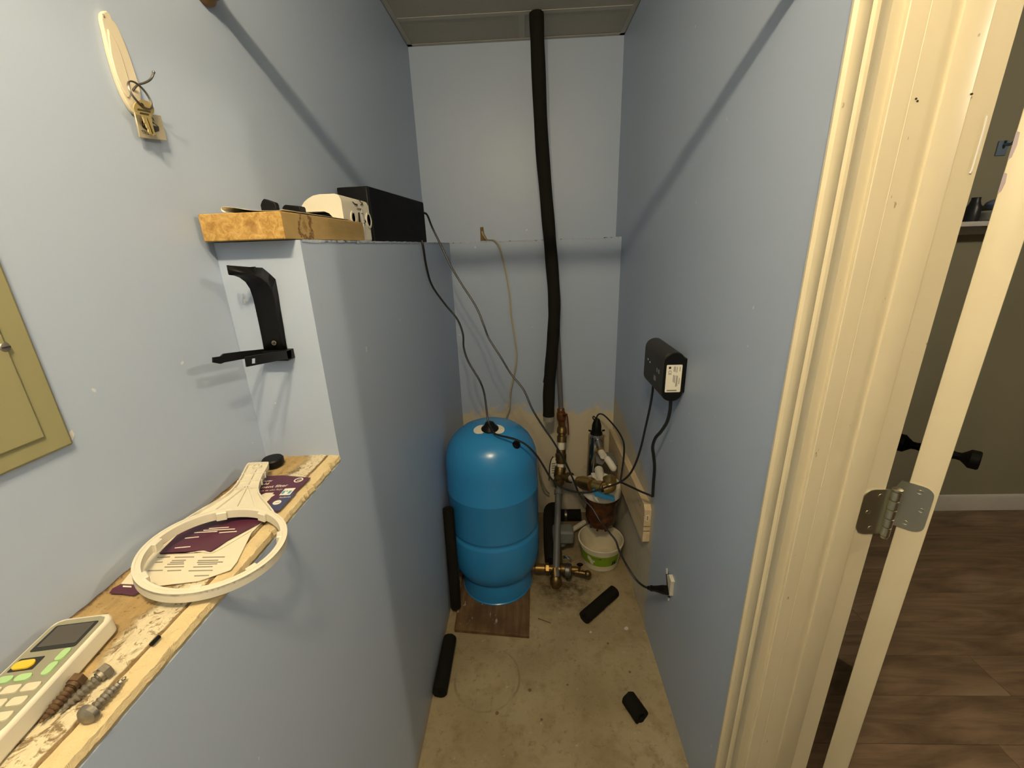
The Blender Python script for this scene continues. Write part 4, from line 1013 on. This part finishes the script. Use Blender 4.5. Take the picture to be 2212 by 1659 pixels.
# drain cock
MB().tube([(.20, 1.62, .06), (.255, 1.61, .055)], .012, 14).sphere((.262, 1.608, .055), .018, 14).cyl((.222, 1.612, .07), (.222, 1.604, .115), .006, n=10).build('drain_cock', m_brassdull, mf)
MB().sphere((.223, 1.60, .118), .010, 12, (1.6, .8, .8)).build('drain_handle', m_blackm, mf)
# black poly pipe rising behind and bend
hp = thing('well_pipe', 'thick black poly pipe rising from the floor behind the manifold', 'pipe', (.09, 1.95, 0))
pp = [at(1190, 1225, 'y', 1.72), at(1187, 1180, 'y', 1.80), at(1186, 1140, 'y', 1.88), at(1186, 1108, 'y', 1.95), at(1190, 1098, 'y', 2.02), at(1200, 1096, 'y', 2.09)]
pp[0].z = max(pp[0].z, .032)
MB().tube(spline(pp, 6), .030, 18).build('poly_pipe', m_foam, hp)
MB().tube([(.075, 2.095, .035), (.290, 2.095, .035)], .033, 18).build('cross_pipe', m_foam, hp)
MB().spin([(.0345, 0), (.0345, .012)], (.195, 2.095, .035), (1, 0, 0), 18).build('hose_clamp', m_darksteel, hp)
o = MB().tube([at(1230, 1149, 'z', .018), at(1263, 1128, 'z', .024)], .0145, 16).build('pvc_offcut', m_pex); tag(o, 'white plastic pipe offcut lying on the floor between riser and bucket', 'pipe')
o = MB().tube([at(1216, 1160, 'z', .016), at(1216, 1145, 'z', .016), at(1220, 1132, 'z', .018)], .013, 12).build('hose_end', plain('grey_hose', (0.22, 0.20, 0.165), .6)); tag(o, 'grey hose end beside the white pipe offcut', 'hose')

# ------------------------------------------------------------------ bucket
bc = at(1300, 1238, 'z', 0); BX, BY = bc.x+.006, bc.y+.092
bk = thing('bucket', 'small white plastic bucket with a green label under the filter', 'bucket', (BX, BY, 0))
BH = .138; r0, r1 = .0895, .1085
rr = lambda z: r0+(r1-r0)*z/BH
MB().spin([(0, .0006), (r0-.006, .0006), (r0, .006), (rr(BH-.018), BH-.018), (rr(BH-.016)+.0045, BH-.017), (r1+.0045, BH-.001), (r1+.002, BH+.001), (r1-.002, BH), (rr(.006)-.003, .006), (0, .005)], (BX, BY, 0), (0, 0, 1), 64).build('pail', m_bucket, bk, angle=30)
def wrap(za, zb_, a0, a1, mat, name, dr=.0006, n=28, poly=None):
    V = []; 
    if poly:
        V = [Vector((BX+(rr(z)+dr)*sin(radians(a_)), BY-(rr(z)+dr)*cos(radians(a_)), z)) for a_, z in poly]
        return MB().add(V, [tuple(range(len(V)))]).build(name, mat, bk)
    for i in range(n):
        a_ = radians(a0+(a1-a0)*i/(n-1))
        for z in (za, zb_): V.append(Vector((BX+(rr(z)+dr)*sin(a_), BY-(rr(z)+dr)*cos(a_), z)))
    return MB().grid(V, n, 2).build(name, mat, bk)
wrap(.040, .102, -95, 48, m_green, 'green_label')
wrap(0, 0, 0, 0, m_dgreen, 'label_print', .0012, poly=[(-40, .094), (-30, .086), (-18, .083), (-8, .087), (-6, .092), (-20, .090)])
wrap(0, 0, 0, 0, m_bucket, 'label_print', .0012, poly=[(-46, .092), (-40, .090), (-26, .072), (-24, .064), (-30, .058), (-30, .044), (-38, .046), (-40, .060), (-47, .074)])
wrap(0, 0, 0, 0, m_dgreen, 'label_print', .0012, poly=[(24, .042), (26, .074), (29, .060), (31, .078), (34, .060), (37, .080), (39, .044)])

# ------------------------------------------------------------------ plank on the right wall
pb_ = thing('wall_plank', 'pale pine plank screwed along the right wall behind the filter', 'plank', (xR-.02, 1.75, .395))
MB().prism([(xR-.0005, 1.408, .402), (xR-.0005, 1.408, .548), (xR-.0005, 1.425, .566), (xR-.0005, 2.13, .566), (xR-.0005, 2.13, .395), (xR-.0005, 1.415, .395)], (-.026, 0, 0)).build('plank', m_plankw, pb_)
for z_ in (.452, .474):
    MB().box(xR-.027, xR-.001, 1.4065, 1.4085, z_, z_+.0012).build('end_crack', m_dark, pb_)
MB().box(xR-.019, xR-.009, 1.4068, 1.4085, .500, .527).build('barcode_label', m_label, pb_)
for k in range(5): MB().box(xR-.017, xR-.011, 1.4062, 1.4075, .504+k*.0042, .5062+k*.0042).build('barcode_bar', m_ink, pb_)
MB().spin([(.004, 0), (.004, .001), (0, .0012)], (xR-.0265, 1.47, .53), (-1, 0, 0), 12).build('screw', m_bolt, pb_)

# ------------------------------------------------------------------ whole-house filter
FX, FY = .352, 1.815
fh = thing('water_filter', 'whole-house water filter with white head and rusty brown bowl', 'water filter', (FX, FY, .1))
zt_ = at(1305, 1043, 'y', FY).z; zh = zt_
MB().spin([(.060, -.062), (.088, -.060), (.094, -.052), (.094, -.010), (.088, 0), (.060, .006), (0, .008)], (FX, FY, zh), (0, 0, 1), 48).build('filter_head', m_pex, fh)
hd_ = MB()
hd_.spin([(.034, 0), (.032, .028), (.026, .036), (0, .038)], (FX+.005, FY, zh+.004), (0, 0, 1), 24)
hd_.cyl((FX-.012, FY-.06, zh+.028), (FX-.005, FY+.07, zh+.034), .022, n=20); hd_.build('port_body', m_pex, fh)
for (xa, ya), (xb_, yb_) in (((-.036, -.045), (-.036, .05)),):
    o = MB().rbox(FX+min(xa, xb_)-.011, FX+max(xa, xb_)+.011, FY+ya, FY+yb_, zh+.004, zh+.030, .004, 2).build('head_rib', m_pex, fh)
# pressure button and bypass lever on top
MB().tube(spline([at(1312, 992, 'y', FY+.02), at(1318, 1000, 'y', FY), at(1324, 1010, 'y', FY-.02)], 4), .0165, 14).sphere(at(1325, 1011, 'y', FY-.022), .0165, 14).sphere(at(1312, 992, 'y', FY+.02), .0165, 14).build('bypass_lever', m_pex, fh)
# grey bracket plate reaching to the wall plank
bz_ = zh+.055
o = MB().prism([Vector((p.x, p.y, bz_)) for p in (at(1287, 982, 'z', bz_), at(1296, 978, 'z', bz_), at(1342, 980, 'z', bz_), at(1347, 1005, 'z', bz_), at(1325, 1005, 'z', bz_), at(1318, 995, 'z', bz_), at(1308, 998, 'z', bz_), at(1300, 1005, 'z', bz_), at(1288, 1001, 'z', bz_))], (0, 0, .004)).build('bracket_plate', m_bracket, fh)
qx = at(1345, 992, 'z', bz_)
MB().box(qx.x-.01, xR-.0275, qx.y-.06, qx.y+.06, bz_-.055, bz_+.004).build('bracket_flange', m_bracket, fh)
for u, v in ((1292.5, 1000), (1323, 984), (1331, 1001), (1288, 984)): MB().spin([(.0045, 0), (.004, .002), (0, .003)], (at(u, v, 'z', bz_+.004)), (0, 0, 1), 12).build('screw', m_bolt, fh)
# bowl
zbot = at(1300, 1148, 'y', FY-.06).z
MB().spin([(.086, zh-.058), (.086, zh-.075), (.0755, zh-.080), (.0745, zbot+.05), (.070, zbot+.02), (.058, zbot+.004), (.046, zbot), (0, zbot)], (FX, FY, 0), (0, 0, 1), 48).build('filter_bowl', m_sump, fh, angle=40)
for a_ in (-70, -25, 20, 65):
    c = Vector((FX+.052*sin(radians(a_)), FY-.052*cos(radians(a_)), zbot+.002)); MB().spin([(.007, .01), (.007, -.006), (.005, -.009), (0, -.009)], c, (0, 0, 1), 10).build('bowl_lug', m_sump, fh)
# brass run from the riser tee into the head
h0 = pt(1231, 1032, 1.965); h1 = at(1252, 1040, 'y', 1.845); h2 = at(1281, 1048, 'y', 1.705); h3 = at(1303, 1055, 'y', 1.675); h4 = at(1318, 1050, 'y', 1.675); h5 = at(1317, 1037, 'y', 1.715)
MB().cyl(h0, h1, .0180, n=18).build('pex_pipe', m_pex, fh)
dL = (h2-h1).length
MB().spin([(.022, -.006), (.027, 0), (.027, .03), (.022, .034), (.026, .045), (.034, .05), (.034, dL-.02), (.028, dL-.01), (.028, dL)], h1, h2-h1, 20).build('ball_valve', m_brass, fh)
dL = (h3-h2).length
MB().spin([(.026, 0), (.026, dL*.45), (.030, dL*.5), (.030, dL*.85), (.023, dL*.9), (.023, dL)], h2, h3-h2, 20).build('valve_coupling', m_brass, fh)
MB().tube(spline([h3, h4+Vector((-.004, 0, -.006)), h4+Vector((.004, .012, .004)), h5], 6), .0265, 18).spin([(.031, -.012), (.031, .012)], h5, (0, .8, .5), 20).sphere(h4, .0285, 16).build('brass_elbow', m_brass, fh)
lv = [at(u, v, 'y', 1.65) for u, v in ((1281, 1063), (1290, 1062), (1304, 1069), (1328, 1076), (1329, 1083), (1303, 1078), (1284, 1071))]
o = MB().prism(lv, (0, .022, 0)).build('valve_lever', m_lever, fh); o['label'] = 'blue valve lever'
MB().cyl(at(1289, 1066, 'y', 1.660), h2, .009, n=12).build('lever_stem', m_brass, fh)
o = MB().prism([at(u, v, 'y', 1.668) for u, v in ((1282, 1070), (1294, 1072), (1290, 1078), (1294, 1086), (1286, 1079))], (0, .001, 0)).build('thread_tape', m_label, fh)

# ------------------------------------------------------------------ steel UV chamber
ut = at(1288, 937, 'y', 2.07); ub = at(1279, 1120, 'y', 2.045)
ub = ut + (ub-ut)*1.0; ub.z = max(ub.z, .11)
uv = thing('uv_chamber', 'polished steel cylinder with black cap behind the filter head', 'uv purifier', ub)
dU = ut-ub; LU = dU.length
MB().spin([(0, -.002), (.030, 0), (.041, .006), (.042, .012), (.042, LU-.012), (.040, LU-.005), (.034, LU), (.022, LU+.001)], ub, dU, 40).build('steel_tube', m_steel, uv)
cu = ut
MB().spin([(.032, -.004), (.033, .004), (.031, .012), (.026, .016), (.025, .05), (.022, .06), (.017, .075), (.014, .085), (0, .087)], cu, dU, 24).build('lamp_cap', m_black, uv)
for s_ in (-1, 1): MB().rbox(-.008, .008, -.005, .005, -.004, .004, .002, 1).xf(frame(cu+dU.normalized()*.022+Vector((s_*.036, -.008, 0)), (1, 0, .2*s_), (0, 1, 0))).build('cap_tab', m_black, uv)
q = cu+dU.normalized()*.085
MB().tube(spline([q+Vector((-.012, 0, -.01)), q+Vector((-.022, 0, .006)), q+Vector((-.018, 0, .016)), q+Vector((-.008, 0, .006))], 5), .0035, 8).build('cap_loop', m_cord, uv)
w0 = at(1291, 951, 'y', 2.02); w1 = at(1296, 972, 'y', 1.95); w2 = at(1303, 984, 'y', 1.90)
MB().tube([w0, w1], .018, 16).spin([(.021, -.01), (.021, .012)], w0, w1-w0, 18).build('outlet_port', m_steel, uv)
MB().spin([(.020, 0), (.020, .02), (.016, .022), (.016, .04)], w1, w2-w1, 18).build('port_nut', m_brass, uv)
MB().cyl(w2-(w2-w1).normalized()*.03, w2+(w2-w1).normalized()*.006, .0175, n=16).build('pex_elbow', m_pex, uv)

# ------------------------------------------------------------------ ballast box on the right wall
yb0 = 1.200
bt_ = at(1465, 761, 'y', yb0).z; bb_ = at(1449, 868, 'y', yb0).z; bl_ = at(1432, 815, 'y', yb0).x
yb1 = at(1391, 790, 'x', bl_).y
bx = thing('ballast_box', 'charcoal rounded power box with a white label on the right wall', 'power box', (xR, 1.3, bb_))
wB = (xR-.006)-bl_; hB = bt_-bb_; ccx = bl_+wB/2; ccz = (bt_+bb_)/2
sec = [Vector((ccx+p.x, yb0+.004, ccz+p.y)) for p in rrect(wB, hB, wB/2-.001, 8)]
o = MB().prism(sec, (0, yb1-yb0-.004, 0)).build('case', m_ballast, bx); bevel_obj(o, .003, 2)
sec = [Vector((ccx+p.x, yb0, ccz+p.y)) for p in rrect(wB-.003, hB-.003, wB/2-.003, 8)]
o = MB().prism(sec, (0, .006, 0)).build('end_cap', m_black, bx); bevel_obj(o, .002, 2)
o = MB().box(xR-.016, xR-.0005, yb0+.004, yb1-.02, ccz-hB*.32, ccz+hB*.36).build('mounting_plate', m_black, bx)
lc = [at(u, v, 'y', yb0-.0004) for u, v in ((1443.5, 788.5), (1477.5, 788.5), (1472, 846), (1438.5, 847.5))]
lcx = (lc[0]+lc[1]+lc[2]+lc[3])/4; lw = (lc[1]-lc[0]).length; lh = (lc[0]-lc[3]).length
Ml = frame((ccx, yb0-.0006, lcx.z), (1, 0, 0), (0, 0, 1))
lw = min(lw, wB*.74)
lb_ = MB().prism([Ml @ p for p in rrect(lw, lh, .003, 4)], (0, .0008, 0)).build('label', m_label, bx); lb_['label'] = 'white rating label'
Mt = frame((ccx, yb0-.0009, lcx.z), (0, 0, -1), (1, 0, 0))   # lettering runs downwards
MB().text('CE', .0125, Mt @ Matrix.Translation((-lh*.31, -lw*.36, 0))).build('lettering', m_ink, lb_)
MB().box(ccx-lw*.36, ccx-lw*.22, yb0-.001, yb0-.0005, lcx.z+lh*.36, lcx.z+lh*.44).build('symbol', m_ink, lb_)
for k, (x_, z1_, z0_) in enumerate(((-.02, .44, .26), (-.02, .14, -.12), (.06, .44, .24), (.06, .12, -.16), (.17, .42, .22), (.17, .12, -.30), (.24, .10, -.28), (.36, .42, .26), (.36, .02, -.20))):
    MB().box(ccx+lw*(x_-.022), ccx+lw*(x_+.022), yb0-.001, yb0-.0005, lcx.z+lh*z0_, lcx.z+lh*z1_).build('text_line', m_inkgrey, lb_)
MB().box(ccx-lw*.38, ccx+lw*.26, yb0-.001, yb0-.0005, lcx.z-lh*.46, lcx.z-lh*.41).build('barcode', m_inkgrey, lb_)
for (u, v, w_, h_) in ((1400, 776, .006, .005), (1404, 782, .006, .005), (1419, 799, .010, .012), (1423, 803, .010, .012), (1414, 816, .020, .016)):
    c = at(u, v, 'x', bl_-.0004); MB().box(bl_-.0006, bl_+.0006, c.y-w_/2, c.y+w_/2, c.z-h_/2, c.z+h_/2).build('face_mark', m_bracket if u > 1405 else m_label, bx)

# ------------------------------------------------------------------ outlet hanging in its hole
ol = thing('wall_outlet', 'loose cream outlet half out of its hole in the right wall', 'outlet', (xR, 1.185, .35))
MB().add([at(u, v, 'x', xR-.0004) for u, v in ((1437, 1226), (1442, 1232), (1450, 1258), (1449, 1275), (1445, 1297), (1441, 1294), (1440, 1260))], [tuple(range(7))]).build('wall_hole', m_dark, ol)
o = MB().prism([at(u, v, 'x', xR-.012) for u, v in ((1440, 1241), (1444.5, 1241), (1450, 1257), (1448, 1262), (1446, 1287), (1440.5, 1287), (1442.5, 1262))], (.0125, 0, 0)).build('receptacle', m_white, ol); bevel_obj(o, .001, 1)
MB().prism([at(u, v, 'x', xR-.006) for u, v in ((1437, 1227), (1439.5, 1228), (1440, 1240), (1437.5, 1240))], (.004, 0, 0)).prism([at(u, v, 'x', xR-.006) for u, v in ((1440.5, 1288), (1444, 1292), (1443, 1298), (1441, 1294))], (.004, 0, 0)).build('mounting_ear', m_hallbase, ol)
rcx = at(1443, 1275, 'x', xR-.014)

# ------------------------------------------------------------------ cords
def cord(name, pts, r, label, cat='cord', mat=None, n=8):
    P = [at(u, v, 'y', y) for u, v, y in pts]
    o = MB().tube(spline(P, n), r, 8).build(name, mat or m_cord); tag(o, label, cat); return o
# A: backup box -> over the tank -> loop -> ballast box
cord('mains_cable', [(911, 519, 1.575), (914.5, 535, 1.575), (922, 580, 1.60), (934, 618, 1.63), (962, 658, 1.65), (988, 690, 1.65), (1000, 722, 1.645), (1002, 752, 1.64), (1012, 782, 1.63), (1036, 822, 1.61), (1046, 850, 1.60), (1051, 885, 1.578), (1054, 908, 1.560), (1060, 924, 1.535), (1068, 936, 1.510), (1080, 941, 1.495), (1098, 945, 1.482), (1118, 951, 1.471), (1138, 962, 1.464), (1160, 985, 1.460), (1176, 1010, 1.455), (1190, 1033, 1.45), (1212, 1052, 1.445), (1245, 1063, 1.44), (1275, 1063, 1.435), (1308, 1053, 1.43), (1338, 1042, 1.42), (1358, 1027, 1.41), (1372, 1003, 1.40), (1384, 968, 1.39), (1394, 925, 1.385), (1404, 880, 1.38), (1409, 850, 1.38), (1410.5, 834, 1.38)], .0041, 'black cord draped over the blue tank and up to the power box')
# B: backup box -> outlet
B_ = cord('mains_cable', [(914, 459, 1.70), (923, 465, 1.71), (934, 492, 1.72), (955, 535, 1.72), (974, 575, 1.71), (998, 615, 1.70), (1028, 662, 1.68), (1044, 700, 1.66), (1054, 727, 1.65), (1062, 741, 1.64), (1082, 772, 1.62), (1104, 808, 1.60), (1131, 842, 1.57), (1150, 884, 1.54), (1172, 920, 1.52), (1196, 955, 1.50), (1222, 1000, 1.49), (1240, 1040, 1.48), (1253, 1070, 1.47), (1278, 1096, 1.445), (1296, 1125, 1.41), (1316, 1150, 1.39), (1330, 1168, 1.37), (1338, 1190, 1.35), (1356, 1225, 1.32), (1374, 1252, 1.285), (1390, 1266, 1.25), (1402, 1270.5, 1.225)], .0040, 'black cord hanging diagonally from the battery backup to the wall outlet')
# plug of cord B
a = at(1401, 1270, 'y', 1.226); b = Vector((xR-.0165, rcx.y, rcx.z))
MB().spin([(.006, 0), (.0075, .001), (.0080, .020), (.0105, .0205), (.0105, .025), (.009, .0255), (.0125, (b-a).length*.6), (.0150, (b-a).length*.75), (.0150, (b-a).length)], a, b-a, 14).build('plug', m_black, B_)
# C: ballast box lower cord, sharp bend, over to the UV lamp
cord('lamp_cord', [(1449, 866, 1.225), (1447, 888, 1.225), (1441, 911, 1.24), (1428, 932, 1.26), (1416, 946, 1.28), (1410, 965, 1.30), (1412, 985, 1.31), (1414, 1010, 1.325), (1411.5, 1045, 1.34), (1410, 1072, 1.35)], .0055, 'thick black cord hanging from the power box to a sharp bend over the pine plank')
cord('lamp_cord', [(1410, 1073, 1.352), (1402, 1069, 1.36), (1385, 1062, 1.39), (1364, 1052, 1.43), (1347, 1044, 1.47), (1341, 1040, 1.50), (1343, 1020, 1.58), (1347, 990, 1.68), (1348, 962, 1.76), (1343, 945, 1.82), (1333, 928, 1.88), (1320, 912, 1.94), (1306, 898, 2.0), (1297, 894, 2.04), (1291, 897, 2.06), (1288, 905, 2.068)], .0042, 'thin black cord arching from the pine plank up to the steel cylinder cap')
# beige cable out of the back wall
hz = at(1042, 505, 'y', yB2)
ho = MB().prism(trace([(1037, 491), (1044, 490), (1046, 505), (1054, 519), (1038, 521)], 'y', yB2-.0008), (0, .001, 0)).build('cable_hole', plain('raw_hole', (0.20, 0.13, 0.05), .9)); tag(ho, 'ragged brown hole in the upper back wall where the beige cable enters', 'hole')
cord('flat_cable', [(1041, 500, 2.305), (1045, 510, 2.295), (1052, 518, 2.24), (1068, 520, 2.16), (1078, 532, 2.155), (1086, 560, 2.155), (1094, 595, 2.155), (1101, 640, 2.155), (1105, 685, 2.155), (1112, 730, 2.15), (1116, 765, 2.15), (1113, 795, 2.15), (1108, 820, 2.15), (1102, 850, 2.145), (1100, 880, 2.13), (1092, 900, 2.09), (1086, 915, 2.05), (1090, 940, 2.03)], .0045, 'beige flat cable coming out of the back wall and down behind the tank', 'cable', m_cable)
cord('flat_cable', [(1162, 985, 2.0), (1166, 1020, 2.02), (1172, 1044, 2.04), (1180, 1060, 2.07), (1186, 1066, 2.12)], .0045, 'beige cable curving down between the tank and the riser pipe', 'cable', m_cable)
for o in bpy.data.objects:
    if '_w' in o: del o['_w']
